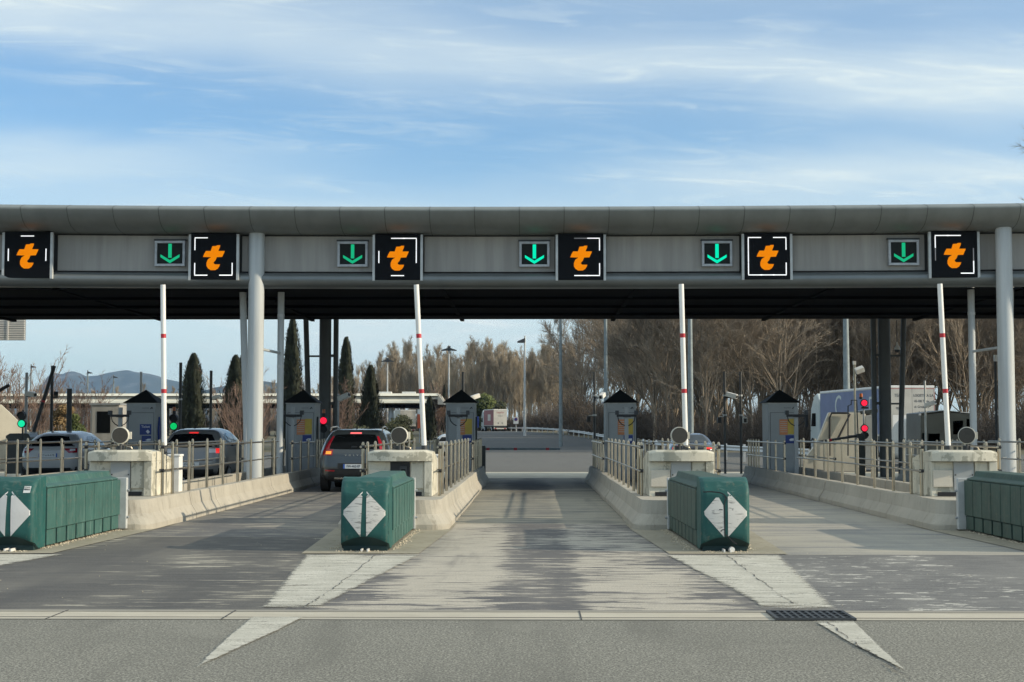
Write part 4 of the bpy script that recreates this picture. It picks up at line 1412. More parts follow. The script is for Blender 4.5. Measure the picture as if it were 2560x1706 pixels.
# raised dark arm, leaning, on the far left
a0, a1 = P(84, 1080, 49), P(136, 915, 49)
t = thing('boom_barrier', 'dark raised barrier arm leaning right beside the black camera pole at left', 'barrier arm', (a0.x, 49, 0), 0, 'far barrier arms')
dv = a1 - Vector((a0.x, 49, 0))
MB().cyl((0, 0, a0.z), (dv.x, 0, dv.z), .06, n=10).build('pole', M['dark_steel'], t)
MB().cyl((-.0, 0, 0), (0, 0, a0.z), .12, n=10).build('pedestal', M['galv'], t)
MB().cyl((dv.x * .45, 0, a0.z + (dv.z - a0.z) * .45), (dv.x * .48, 0, a0.z + (dv.z - a0.z) * .48), .064, n=10).build('red_band', M['red_band'], t)
a0, a1 = P(-60, 1010, 49), P(23, 963, 49)
t = thing('boom_barrier', 'dark raised barrier arm, only its tip showing at the left edge above the white wall', 'barrier arm', (a0.x, 49, 0), 0, 'far barrier arms')
MB().cyl((0, 0, a0.z), (a1.x - a0.x, 0, a1.z), .06, n=10).build('pole', M['dark_steel'], t)
MB().cyl((0, 0, 0), (0, 0, a0.z), .1, n=10).build('pedestal', M['galv'], t)
# closed arm across the middle lane
a0, a1 = P(1214, 1123, 45.6), P(1400, 1123, 45.6)
t = thing('boom_barrier', 'closed dark barrier arm lying level across the end of the empty middle lane', 'barrier arm', (a0.x, 45.6, 0), 0, 'far barrier arms')
L_ = a1.x - a0.x
MB().box(0, L_, -.03, .03, a0.z - .035, a0.z + .035).build('pole', M['mast_steel'], t, bevel=.008)
for f in (0.01, .38, .81):
    MB().box(L_ * f, L_ * f + .1, -.032, .032, a0.z - .037, a0.z + .037).build('red_band', M['red_band'], t)
MB().box(-.3, 0, -.15, .15, 0, a0.z + .1).build('drive_cabinet', M['booth_dark'], t, bevel=.01)
# closed arm by the cream wall
a0, a1 = P(2043, 1106, 50.5), P(2150, 1089, 50.5)
t = thing('boom_barrier', 'dark closed barrier arm with red band before the cream sloping wall at right', 'barrier arm', (a1.x, 50.5, 0), 0, 'far barrier arms')
MB().cyl((0, 0, a1.z), (a0.x - a1.x, 0, a0.z), .045, n=8).build('pole', M['dark_steel'], t)
MB().cyl(((a0.x - a1.x) * .66, 0, a1.z + (a0.z - a1.z) * .66), ((a0.x - a1.x) * .72, 0, a1.z + (a0.z - a1.z) * .72), .048, n=8).build('red_band', M['red_band'], t)
MB().box(-.12, .14, -.12, .12, 0, a1.z + .06).build('drive_cabinet', M['booth_dark'], t, bevel=.01)

# ------------------------------------------------------------------ booths and shield walls
def wallpoly(pts, Y, thick, mat, name, parent, ox):
    pl = [(P(x, y, Y).x - ox, P(x, y, Y).z) for x, y in pts]
    return MB().prism(pl, 'y', 0, thick).build(name, mat, parent, bevel=.02)
ox = P(2125, 1000, 56).x
t = thing('toll_booth', 'grey toll booth with a sloping cream shield wall and dark rail before the blue trailer', 'toll booth', (ox, 56, 0))
wallpoly([(2010, 1180), (2010, 1150), (2042, 1108), (2072, 1032), (2165, 1032), (2165, 1180)], 56, .25, M['cream'], 'shield_wall', t, ox)
pth = [(2074, 1140), (2074, 1046), (2079, 1033), (2118, 1033), (2126, 1036), (2095, 1096)]
MB().tube([tuple(P(x, y, 55.9) - Vector((ox, 56, 0))) for x, y in pth], .04, 8).build('hand_rail', M['black'], t)
wallpoly([(2157, 1170), (2157, 1040), (2188, 1034), (2192, 1170)], 56.3, 1.6, M['booth_grey'], 'cabin', t, ox)
wallpoly([(2150, 1038), (2150, 1028), (2195, 1022), (2195, 1032)], 56.0, 2.0, M['booth_dark'], 'cabin_roof', t, ox)
ox = P(2370, 1080, 56).x
t = thing('toll_booth', 'dark toll booth with greenish glass behind the last white arm at right', 'toll booth', (ox, 56, 0))
wallpoly([(2302, 1180), (2302, 1033), (2362, 1026), (2440, 1034), (2440, 1180)], 56, 2.2, M['booth_dark'], 'cabin', t, ox)
wallpoly([(2298, 1040), (2298, 1035), (2362, 1027), (2444, 1033), (2444, 1038), (2362, 1032)], 55.93, .06, M['galv'], 'roof_edge', t, ox)
wallpoly([(2305, 1104), (2305, 1082), (2313, 1082), (2313, 1104)], 55.95, .04, M['glass_green'], 'window', t, ox)
wallpoly([(2320, 1108), (2320, 1083), (2352, 1083), (2352, 1108)], 55.95, .04, M['glass_green'], 'window', t, ox)
wallpoly([(2382, 1088), (2382, 1052), (2410, 1050), (2410, 1088)], 55.95, .04, M['glass'], 'window', t, ox)
wallpoly([(2416, 1080), (2416, 1046), (2438, 1048), (2438, 1084)], 55.95, .04, M['glass'], 'window', t, ox)
q = P(2430, 981, 56.5)
t2 = thing('light_tube', 'white upright light tube standing on the dark toll booth at right', 'light', (q.x, 56.5, P(2430, 1031, 56.5).z))
MB().cyl((0, 0, 0), (0, 0, q.z - P(2430, 1031, 56.5).z), .07, n=14).build('tube', M['truck_white'], t2)
q = P(2243, 876, 49.2)
t = thing('dome_camera', 'small white dome camera hanging by the rear column at right', 'camera', (q.x, 49.2, q.z))
MB().loft([[(r * math.cos(k * PI / 6), r * math.sin(k * PI / 6), z) for k in range(12)] for r, z in ((.02, .28), (.03, .18), (.09, .10), (.11, .02))], True, True, True).build('hood', M['white_paint'], t)
MB().loft([[(r * math.cos(k * PI / 6), r * math.sin(k * PI / 6), z) for k in range(12)] for r, z in ((.085, .018), (.07, -.05), (.02, -.08))], True, True, True).build('dome', M['dark_steel'], t)
MB().cyl((0, 0, .28), (0, 0, 5.2 - q.z), .015, n=6).build('stem', M['dark_steel'], t)
ox = P(40, 1080, 57).x
t = tag(wallpoly([(-80, 1175), (-80, 1012), (6, 1012), (40, 1046), (80, 1088), (80, 1175)], 57, .3, M['cream'], 'shield_wall', None, ox), 'white sloping shield wall behind the green signal at the left edge', 'wall')
t.location = (ox, 57, 0)
t.rotation_euler = (0, 0, R(24))
ox = P(45, 1100, 47).x
t = thing('equipment_cabinet', 'dark grey equipment cabinet just left of the white car', 'cabinet', (ox, 47, 0))
wallpoly([(12, 1185), (14, 1090), (24, 1084), (70, 1084), (76, 1094), (78, 1185)], 47, .9, M['booth_dark'], 'cabinet_body', t, ox)
wallpoly([(17, 1106), (17, 1104), (74, 1104), (74, 1106)], 46.98, .02, M['galv'], 'trim_strip', t, ox)
ox = P(262, 1050, 56).x
t = thing('toll_booth', 'plain grey toll booth with a dark window and sunlit side, left of the Ticket kiosk', 'toll booth', (ox, 56, 0))
wb = (P(294, 1050, 56).x - P(222, 1050, 56).x) / 2
MB().box(-wb, wb, 0, 1.6, 0, P(262, 1012, 56).z).build('cabin', M['band'], t, bevel=.02)
MB().box(-wb - .04, wb + .04, -.05, 1.65, P(262, 1012, 56).z, P(262, 1009, 56).z).build('roof', M['galv'], t)
MB().box(-wb + .06, wb - .03, -.02, 0, .1, P(262, 1018, 56).z).build('door', M['band'], t, bevel=.008)
MB().box(-.30, .22, -.03, -.021, P(262, 1083, 56).z, P(262, 1029, 56).z).build('window', M['glass'], t)
# louvred panel hung behind the canopy on the left
q0, q1 = P(62, 851, 53.6), P(-40, 851, 53.6)
t = thing('louvred_panel', 'grey louvred back of a sign hanging under the canopy at the left edge', 'sign', (q0.x, 53.6, q0.z))
wd = q0.x - q1.x
MB().box(-wd, 0, .04, .10, 0, 1.1).build('backing', M['galv'], t)
mb = MB()
for k in range(13):
    mb.box(-wd, -.02, -.01, .038, .02 + k * .083, .075 + k * .083)
mb.build('slat', M['white_paint'], t)
MB().box(-.66, -.60, -.03, -.012, .005, 1.1).build('post', M['white_paint'], t)
MB().box(-wd - .12, -wd, .0, .12, -q0.z, 1.1).build('support_post', M['galv'], t)

# ------------------------------------------------------------------ cars
def lerp_tab(tab, x):
    if x <= tab[0][0]:
        return tab[0][1]
    for (a, va), (b_, vb) in zip(tab[:-1], tab[1:]):
        if x <= b_:
            k = (x - a) / (b_ - a)
            k = k * k * (3 - 2 * k) * .5 + k * .5
            return va + (vb - va) * k
    return tab[-1][1]
class Car:
    def __init__(s, L, W, H, ztop, yr, yf, hw, zb=0.24, n=8):
        s.L, s.W, s.H, s.ztop, s.yr, s.yf, s.hw, s.zb, s.n = L, W, H, ztop, yr, yf, hw, zb, n
    def map(s, a, b, c):
        r = (abs(a) ** s.n + abs(b) ** s.n + abs(c) ** s.n) ** (1 / s.n)
        a, b, c = a / r, b / r, c / r
        t = (b + 1) / 2
        zt = lerp_tab(s.ztop, t)
        z = s.zb + (c + 1) / 2 * (zt - s.zb)
        y0, y1 = lerp_tab(s.yr, z), lerp_tab(s.yf, z)
        y = y0 + (y1 - y0) * t
        w = lerp_tab(s.hw, z) * s.W / 2
        w *= 1 - .10 * max(0, (.1 - t) / .1) ** 2 - .14 * max(0, (t - .85) / .15) ** 2
        return Vector((a * w, y, z))
    def c_of(s, z, t=0.03):
        return (z - s.zb) / (lerp_tab(s.ztop, t) - s.zb) * 2 - 1
    def body(s):
        mb = MB()
        A, B, C_ = 18, 34, 22
        L1 = lambda u: u * 2 - 1
        mb.grid(lambda u, v: s.map(L1(u), -1, L1(v)), A, C_)
        mb.grid(lambda u, v: s.map(L1(u), 1, L1(v)), A, C_)
        mb.grid(lambda u, v: s.map(-1, L1(u), L1(v)), B, C_)
        mb.grid(lambda u, v: s.map(1, L1(u), L1(v)), B, C_)
        mb.grid(lambda u, v: s.map(L1(u), L1(v), 1), A, B)
        mb.grid(lambda u, v: s.map(L1(u), L1(v), -1), A, B)
        return mb
    def rear(s, a0, a1, z0, z1, off=.008, top=None, nu=8, nv=6, bow=0.0):
        """a sheet on the rear; top = (a0, a1) at its upper edge"""
        ta, tb = top or (a0, a1)
        mb = MB()
        def f(u, v, o):
            lo, hi = a0 + (ta - a0) * v, a1 + (tb - a1) * v
            a = lo + (hi - lo) * u
            z = z0 + (z1 - z0) * v + bow * (1 - (2 * u - 1) ** 2) * (v - .5) * 2
            p = s.map(a, -1, s.c_of(z))
            q = s.map(a, -1, s.c_of(z) + .02)
            q2 = s.map(a + .02, -1, s.c_of(z))
            n = (q2 - p).cross(q - p).normalized()
            if n.y > 0:
                n = -n
            return p + n * o
        mb.grid(lambda u, v: f(u, v, off), nu, nv)
        mb.grid(lambda u, v: f(u, v, off - .02), nu, nv)
        rim = [(i / nu, 0) for i in range(nu)] + [(1, j / nv) for j in range(nv)] + [(1 - i / nu, 1) for i in range(nu)] + [(0, 1 - j / nv) for j in range(nv)]
        mb.loft([[f(u, v, off) for u, v in rim], [f(u, v, off - .02) for u, v in rim]], True, False)
        return mb
    def side(s, sg, quad, off=.006, nu=8, nv=5):
        """quad: (t, z) corners: rear low, front low, front top, rear top"""
        mb = MB()
        def f(u, v, o):
            t = (quad[0][0] * (1 - u) + quad[1][0] * u) * (1 - v) + (quad[3][0] * (1 - u) + quad[2][0] * u) * v
            z = (quad[0][1] * (1 - u) + quad[1][1] * u) * (1 - v) + (quad[3][1] * (1 - u) + quad[2][1] * u) * v
            p = s.map(sg, t * 2 - 1, s.c_of(z, t))
            return p + Vector((sg * o, 0, o * .3))
        mb.grid(lambda u, v: f(u, v, off), nu, nv)
        mb.grid(lambda u, v: f(u, v, off - .02), nu, nv)
        rim = [(i / nu, 0) for i in range(nu)] + [(1, j / nv) for j in range(nv)] + [(1 - i / nu, 1) for i in range(nu)] + [(0, 1 - j / nv) for j in range(nv)]
        mb.loft([[f(u, v, off) for u, v in rim], [f(u, v, off - .02) for u, v in rim]], True, False)
        return mb
def wheel(t, x, y, r=.33, w=.20):
    o = MB().cyl((x - w / 2, y, r), (x + w / 2, y, r), r, n=28).build('wheel', M['rubber'], t)
    s = 1 if x > 0 else -1
    MB().cyl((x + s * (w / 2 + .001), y, r), (x + s * (w / 2 + .012), y, r), r * .66, n=20).build('rim', M['galv'], o)
def make_car(kind, name, label, loc, paint, rz=0.0):
    t = thing(name, label, 'car', loc, rz)
    if kind == 'suv':
        c = Car(4.43, 1.87, 1.60, [(0, 1.54), (.12, 1.585), (.35, 1.60), (.52, 1.575), (.60, 1.47), (.70, 1.16), (.76, 1.08), (1, .95)],
                [(.24, .10), (.40, .02), (.62, 0), (.95, .05), (1.05, .10), (1.58, .46)], [(.24, 4.25), (.5, 4.43), (.9, 4.3), (1.6, 4.1)],
                [(.24, .88), (.45, .98), (.85, 1.0), (1.02, .97), (1.12, .93), (1.60, .74)], n=9)
    elif kind == 'mpv':
        c = Car(4.4, 1.84, 1.62, [(0, 1.56), (.10, 1.60), (.35, 1.62), (.50, 1.59), (.60, 1.46), (.72, 1.14), (.78, 1.06), (1, .92)],
                [(.24, .12), (.45, .02), (.65, 0), (.98, .05), (1.08, .10), (1.60, .42)], [(.24, 4.2), (.5, 4.4), (.9, 4.25), (1.6, 4.1)],
                [(.24, .88), (.45, .98), (.85, 1.0), (1.02, .98), (1.12, .94), (1.62, .70)], n=7)
    elif kind == 'cross':
        c = Car(4.45, 1.86, 1.53, [(0, 1.40), (.10, 1.49), (.32, 1.53), (.50, 1.49), (.60, 1.36), (.70, 1.10), (.76, 1.03), (1, .88)],
                [(.24, .12), (.45, .02), (.70, 0), (.98, .05), (1.10, .16), (1.50, .66)], [(.24, 4.2), (.5, 4.45), (.9, 4.3), (1.6, 4.1)],
                [(.24, .88), (.45, .98), (.85, 1.0), (1.0, .97), (1.10, .91), (1.53, .66)], n=7)
    elif kind == 'saloon':
        c = Car(4.6, 1.82, 1.43, [(0, 1.02), (.10, 1.05), (.15, 1.07), (.30, 1.38), (.42, 1.43), (.52, 1.40), (.60, 1.28), (.70, 1.02), (.76, .96), (1, .82)],
                [(.2, .12), (.45, .0), (.7, 0), (1.0, .06), (1.4, .1)], [(.2, 4.4), (.5, 4.6), (.9, 4.4), (1.4, 4.3)],
                [(.2, .9), (.45, .98), (.8, 1.0), (.95, .95), (1.05, .88), (1.43, .64)], zb=.2, n=7)
    elif kind == 'small':
        c = Car(4.1, 1.76, 1.33, [(0, 1.25), (.10, 1.30), (.35, 1.33), (.52, 1.29), (.62, 1.15), (.72, .96), (1, .8)],
                [(.2, .1), (.5, 0), (.9, .05), (1.3, .45)], [(.2, 3.9), (.5, 4.1), (1.3, 3.8)],
                [(.2, .9), (.5, 1.0), (.85, .98), (.95, .92), (1.33, .68)], zb=.2, n=7)
    else:  # van
        c = Car(5.2, 2.0, 2.05, [(0, 2.0), (.1, 2.04), (.6, 2.05), (.72, 1.9), (.86, 1.25), (1, 1.0)],
                [(.25, .1), (.5, 0), (1.1, .03), (2.0, .14)], [(.25, 5.0), (.5, 5.2), (2.0, 4.8)],
                [(.25, .92), (.5, 1.0), (1.1, 1.0), (1.3, .97), (2.05, .84)], n=9)
    c.body().build('body', paint, t)
    L = c.L
    for x in (-1, 1):
        for y in (.19, .80):
            wheel(t, x * (c.W / 2 - .12), L * y, .34 if kind in ('suv', 'van') else .32)
    for s in (-1, 1):
        mb = MB()
        mb.loft([[(s * (c.W / 2 - .06), L * .655, 1.0), (s * (c.W / 2 + .14), L * .65, 1.0), (s * (c.W / 2 + .14), L * .65, 1.14), (s * (c.W / 2 - .02), L * .655, 1.12)],
                 [(s * (c.W / 2 - .06), L * .68, 1.0), (s * (c.W / 2 + .11), L * .675, 1.02), (s * (c.W / 2 + .11), L * .675, 1.12), (s * (c.W / 2 - .02), L * .68, 1.11)]], True, True)
        mb.build('mirror', M['black'] if kind != 'mpv' else paint, t)
    return t, c

# the dark grey SUV
t, c = make_car('suv', 'suv', 'dark slate grey SUV with brake lights lit, waiting beside the red signal', (P(884, 1150, 37.2).x, 37.2, 0), M['car_grey'])
w = c.rear(-.83, .83, 1.10, 1.46, top=(-.74, .74), bow=.015).build('rear_window', M['glass'], t)
MB().box(-.07, .07, .13, .135, 1.115, 1.16).build('wiper_base', M['black'], t)
c.rear(-.22, .22, 1.500, 1.530, off=.014).build('brake_strip', M['brake_lit'], t)
c.rear(-.98, .98, .26, .60, off=.012).build('bumper', M['car_trim'], t)
c.rear(-.62, .62, .345, .375, off=.028).build('skid_trim', M['chrome'], t)
for s in (-1, 1):
    lo, hi = sorted((s * .66, s * .965))
    tl = c.rear(lo, hi, .93, 1.075, off=.012).build('tail_light', M['tail_red'], t)
    lo, hi = sorted((s * .70, s * .86))
    c.rear(lo, hi, .96, 1.03, off=.020).build('indicator', M['tail_orange'] if s < 0 else M['tail_lit'], tl)
    b0 = sorted((s * .80, s * .965)); b1 = sorted((s * .79, s * .85))
    c.rear(b0[0], b0[1], 1.08, 1.42, off=.012, top=tuple(b1)).build('tail_light_strip', M['tail_red'], t)
    lo, hi = sorted((s * .58, s * .86))
    c.rear(lo, hi, .53, .565, off=.022).build('reflector', M['tail_red'], t)
    c.side(s, [(.12, 1.10), (.26, 1.10), (.25, 1.46), (.17, 1.46)]).build('side_window', M['glass'], t)
    c.side(s, [(.28, 1.10), (.44, 1.10), (.43, 1.48), (.27, 1.47)]).build('side_window', M['glass'], t)
    c.side(s, [(.46, 1.10), (.66, 1.09), (.56, 1.42), (.45, 1.48)]).build('side_window', M['glass'], t)
    MB().tube([(s * .66, .55, 1.55), (s * .655, .75, 1.635), (s * .64, 1.6, 1.65), (s * .63, 2.2, 1.60)], .018, 6).build('roof_rail', M['chrome'], t)
MB().box(-.40, .40, -.012, .05, .575, .735).build('plate_recess', M['car_trim'], t)
p_ = MB().box(-.26, .26, -.026, -.0125, .60, .71).build('number_plate', M['plate'], t)
MB().box(-.26, -.215, -.0275, -.0262, .60, .71).box(.215, .26, -.0275, -.0262, .60, .71).build('plate_band', M['plate_blue'], p_)
text_mesh('lettering', 'FW-462-EP', .088, M['dark_text'], p_, (0, -.0285, .655), sx=.84)
text_mesh('lettering', 'V   O   L   V   O', .05, M['chrome'], t, (0, .028, .93), sx=1.35)
MB().prism([(.62, 1.58), (.72, 1.60), (.80, 1.66)], 'x', -.015, .015).build('aerial', M['black'], t)
MB().loft([[(x_ * r, .62 + .0, 1.16 + z_ * r) for x_, z_ in ((-1, 0), (-.6, .8), (.3, .9), (1, .2), (.6, -.5), (-.6, -.6))] for r in (.10,)] + [[(x_ * .09, .70, 1.16 + z_ * .09) for x_, z_ in ((-1, 0), (-.6, .8), (.3, .9), (1, .2), (.6, -.5), (-.6, -.6))]], True, True)

# the silver people carrier
t, c = make_car('mpv', 'people_carrier', 'silver people carrier seen from behind through the railing, under the green signal', (P(474, 1150, 40).x, 40.0, 0), M['car_silver'])
c.rear(-.90, .90, 1.12, 1.46, top=(-.80, .80), bow=.03).build('rear_window', M['glass'], t)
c.rear(-.20, .20, 1.505, 1.54, off=.012).build('brake_strip', M['tail_lit'], t)
c.rear(-.97, .97, .26, .50, off=.010).build('bumper', M['car_trim'], t)
c.rear(-.90, .90, .735, .75, off=.010).build('trim_line', M['seam'], t)
for s in (-1, 1):
    lo, hi = sorted((s * .62, s * .83))
    c.rear(lo, hi, .95, 1.06, off=.012).build('reversing_light', M['lamp_clear'], t)
    lo, hi = sorted((s * .83, s * .985))
    c.rear(lo, hi, .94, 1.07, off=.013).build('tail_light', M['tail_lit'], t)
    c.side(s, [(.11, 1.12), (.20, 1.12), (.21, 1.48), (.17, 1.44)]).build('side_window', M['glass_blue'], t)
    c.side(s, [(.23, 1.12), (.42, 1.11), (.42, 1.50), (.24, 1.50)]).build('side_window', M['glass_blue'], t)
    c.side(s, [(.44, 1.11), (.67, 1.08), (.56, 1.42), (.44, 1.50)]).build('side_window', M['glass_blue'], t)
p_ = MB().box(-.26, .26, -.018, -.004, .58, .69).build('number_plate', M['plate'], t)
text_mesh('lettering', '058 LXR', .085, M['dark_text'], p_, (0, -.0195, .635), sx=1.0)
MB().prism([(.55, 1.60), (.66, 1.62), (.72, 1.69)], 'x', -.02, .02).build('aerial', M['black'], t)

# the white crossover
t, c = make_car('cross', 'crossover_car', 'pearl white crossover car behind the railing at the left edge', (P(120, 1150, 43).x, 43.0, 0), M['car_white'])
c.rear(-.86, .86, 1.12, 1.39, top=(-.66, .66), bow=.03).build('rear_window', M['glass'], t)
c.rear(-.90, .90, 1.095, 1.12, off=.012).build('spoiler_lip', M['black'], t)
c.rear(-.97, .97, .26, .46, off=.010).build('bumper', M['car_trim'], t)
for s in (-1, 1):
    tp = (.60, .96) if s > 0 else (-.96, -.60)
    lo, hi = (.70, .96) if s > 0 else (-.96, -.70)
    c.rear(lo, hi, .90, 1.03, off=.013, top=(.55, .97) if s > 0 else (-.97, -.55)).build('tail_light', M['tail_red'], t)
    lo, hi = sorted((s * .74, s * .90))
    c.rear(lo, hi, .97, 1.01, off=.021).build('reversing_light', M['lamp_clear'], t)
    c.side(s, [(.16, 1.10), (.36, 1.09), (.36, 1.38), (.26, 1.38)]).build('side_window', M['glass_blue'], t)
    c.side(s, [(.38, 1.09), (.64, 1.06), (.54, 1.30), (.38, 1.38)]).build('side_window', M['glass_blue'], t)
MB().box(-.36, .36, -.006, .05, .76, .90).build('plate_recess', M['car_white'], t)
p_ = MB().box(-.27, .27, -.02, -.0065, .77, .88).build('number_plate', M['plate'], t)
MB().box(-.27, -.23, -.0215, -.0202, .77, .88).box(.23, .27, -.0215, -.0202, .77, .88).build('plate_band', M['plate_blue'], p_)
text_mesh('lettering', 'DT-614-ATB', .085, M['dark_text'], p_, (0, -.0215, .825), sx=.84)

# the dark blue saloon leaving, and the pale car tail beyond the middle kiosk
t, c = make_car('saloon', 'saloon_car', 'dark blue saloon car driving away, right of the drum lamp by the cracked cushion', (P(1733, 1100, 57).x, 57.0, 0), M['car_navy'], R(-2))
mb = MB()
def rw(u, v):
    p = c.map((u * 2 - 1) * (.86 - .14 * v), (.150 + .125 * v) * 2 - 1, 1.0)
    return p + Vector((0, -.010, .012))
mb.grid(rw, 8, 6)
mb.build('rear_window', M['glass_sky'], t)
for s in (-1, 1):
    lo, hi = sorted((s * .62, s * .97))
    c.rear(lo, hi, .82, .95, off=.012).build('tail_light', M['tail_lit'], t)
    c.side(s, [(.24, .99), (.40, .98), (.40, 1.28), (.33, 1.28)]).build('side_window', M['glass'], t)
    c.side(s, [(.42, .98), (.64, .96), (.54, 1.22), (.42, 1.29)]).build('side_window', M['glass'], t)
p_ = MB().box(-.26, .26, -.012, .02, .55, .66).build('number_plate', M['plate'], t)
c.rear(-.95, .95, .22, .42, off=.010).build('bumper', M['car_trim'], t)
t, c = make_car('small', 'small_car', 'small white car far off, half hidden behind the middle kiosk with yellow notice', (P(1126, 1100, 74).x, 74.0, 0), M['car_white'])
c.rear(-.84, .84, .98, 1.20, top=(-.74, .74)).build('rear_window', M['glass'], t)
for s in (-1, 1):
    lo, hi = sorted((s * .74, s * .97))
    c.rear(lo, hi, .80, .95, off=.012).build('tail_light', M['tail_red'], t)
c.rear(-.97, .97, .22, .45, off=.01).build('bumper', M['car_trim'], t)
t, c = make_car('van', 'white_van', 'white van mostly hidden behind the dark toll booth at right', (P(2340, 1100, 62).x, 62.0, 0), M['truck_white'])
c.rear(-.84, .84, 1.25, 1.80, top=(-.76, .76)).build('rear_window', M['glass'], t)
for s in (-1, 1):
    lo, hi = sorted((s * .86, s * .98))
    c.rear(lo, hi, .8, 1.5, off=.012).build('tail_light', M['tail_red'], t)

# ------------------------------------------------------------------ lorries
def lorry(label, loc, rz, L, W, z0, z1, side_mat, rear_mat, cab=True):
    t = thing('articulated_lorry', label, 'lorry', loc, rz)
    MB().box(-W / 2 + .03, W / 2 - .03, .03, L - .03, z0, z1 - .02).build('trailer_box', M['truck_white'], t)
    for s in (-1, 1):
        x0, x1 = sorted((s * (W / 2 - .03), s * W / 2))
        MB().box(x0, x1, .06, L - .06, z0 + .1, z1 - .16).build('side_tarpaulin', side_mat, t)
    MB().box(-W / 2, W / 2, 0.02, L, z1 - .12, z1).build('roof_rail', M['white_paint'], t, bevel=.02)
    MB().box(-W / 2, -.008, -.02, .03, z0, z1 - .13).build('rear_door', rear_mat, t)
    MB().box(.008, W / 2, -.02, .03, z0, z1 - .13).build('rear_door', rear_mat, t)
    MB().box(-W / 2 + .1, W / 2 - .1, .1, L, z0 - .22, z0 - .01).build('chassis', M['dark_steel'], t)
    MB().box(-W / 2 + .05, W / 2 - .05, .0, .08, z0 - .62, z0 - .40).build('rear_bumper', M['truck_white'], t)
    for s in (-1, 1):
        MB().box(s * (W / 2 - .35) - .18, s * (W / 2 - .35) + .18, -.03, -.001, z0 - .60, z0 - .45).build('tail_light', M['tail_red'], t)
        for y in (1.6, 2.9, 4.2) if L > 10 else (1.8,):
            wheel(t, s * (W / 2 - .2), y, .5, .36)
    if cab:
        y0 = L + .45
        cb = MB()
        cb.prism([(y0, .5), (y0, z1 - .5), (y0 + .5, z1 - .1), (y0 + 1.1, z1 - .25), (y0 + 1.9, 2.9), (y0 + 2.05, 1.9), (y0 + 2.1, .5)], 'x', -W / 2 + .06, W / 2 - .06)
        cb.build('cab', M['cab_white'], t, bevel=.06)
        for s in (-1, 1):
            x = s * (W / 2 - .06)
            x0, x1 = sorted((x, x + s * .012))
            MB().prism([(y0 + .75, 1.75), (y0 + .75, 2.6), (y0 + 1.6, 2.6), (y0 + 1.85, 1.75)], 'x', x0, x1).build('side_window', M['glass'], t)
            mm = MB()
            xx = s * (W / 2 + .22)
            mm.box(min(xx - .1, xx + .1), max(xx - .1, xx + .1), y0 + 1.9, y0 + 2.05, 1.7, 2.55)
            mm.build('mirror', M['black'], t, bevel=.03)
            MB().tube([(x, y0 + 1.9, 2.8), (xx, y0 + 1.97, 2.8), (xx, y0 + 1.97, 1.5), (x, y0 + 1.9, 1.45)], .03, 6).build('mirror_arm', M['black'], t)
            wheel(t, s * (W / 2 - .2), y0 + 1.5, .5, .34)
            wheel(t, s * (W / 2 - .2), L - .6, .5, .36)
    return t
xr = P(2222, 1050, 82).x
t = lorry('big lorry with a blue tarpaulin trailer and dirty white lettered rear doors, at right', (xr + 1.29, 82, 0), R(5.0), 13.6, 2.58, 1.18, 3.98, M['truck_blue'], M['truck_white'])
fr = MB()
for x in (-1.26, 1.24):
    fr.box(x, x + .025, -.024, -.021, 1.2, 3.82)
fr.box(-1.235, 1.24, -.0245, -.0215, 3.79, 3.82)
fr.build('red_edging', M['red_text'], t)
for k, (s_, sz) in enumerate((('LOGISTYKA S.A.', .205), ('43-100 Tychy', .19), ('ul. Grodzka 5', .19), ('Tel. fax', .15), ('www', .15))):
    text_mesh('lettering', s_, sz, M['dark_text'], t, (.66 - (0 if k == 0 else .12), -.024, 3.42 - k * .31), sx=.80)
text_mesh('lettering', 'TEAM', .24, M['dark_text'], t, (-.75, -.024, 3.42), sx=.8)
text_mesh('lettering', 'oprs', .24, M['dark_text'], t, (-.75, -.024, 2.75), sx=.8)
MB().box(-1.1, -.3, -.0235, -.0205, 1.5, 2.35).build('door_panel', M['white_paint'], t)
text_mesh('lettering', 'C', 1.9, M['cab_white'], t, (-1.295, 9.6, 2.9), (PI / 2, 0, -PI / 2), sx=1.1)
text_mesh('lettering', 'D', 1.5, M['cab_white'], t, (-1.295, 3.0, 2.85), (PI / 2, 0, -PI / 2), sx=1.1)

q = P(1250, 1079, 278)
t = lorry('far lorry with faded red side and white back, where the road bends', (q.x + .05, 278, terrain(0, 278)), R(15), 8.2, 2.55, 1.05, 4.15, M['truck_red'], M['truck_white'])
text_mesh('lettering', 'DIGHTIA', .42, M['red_text'], t, (0, -.03, 3.5), sx=.85)
text_mesh('lettering', 'transports', .26, M['dark_text'], t, (0, -.03, 2.9), sx=.9)
text_mesh('lettering', 'II . II', .5, M['dark_text'], t, (0, -.03, 1.5), sx=1.2)
MB().box(-1.29, -1.276, 2.6, 4.8, 2.0, 3.2).build('side_emblem', M['truck_white'], t)

q = P(1020, 1052, 215)
t = lorry('small white lorry far off beneath the other canopy', (q.x, 215, terrain(0, 215) + .3), R(16), 4.5, 2.3, .9, 3.3, M['truck_white'], M['truck_white'])

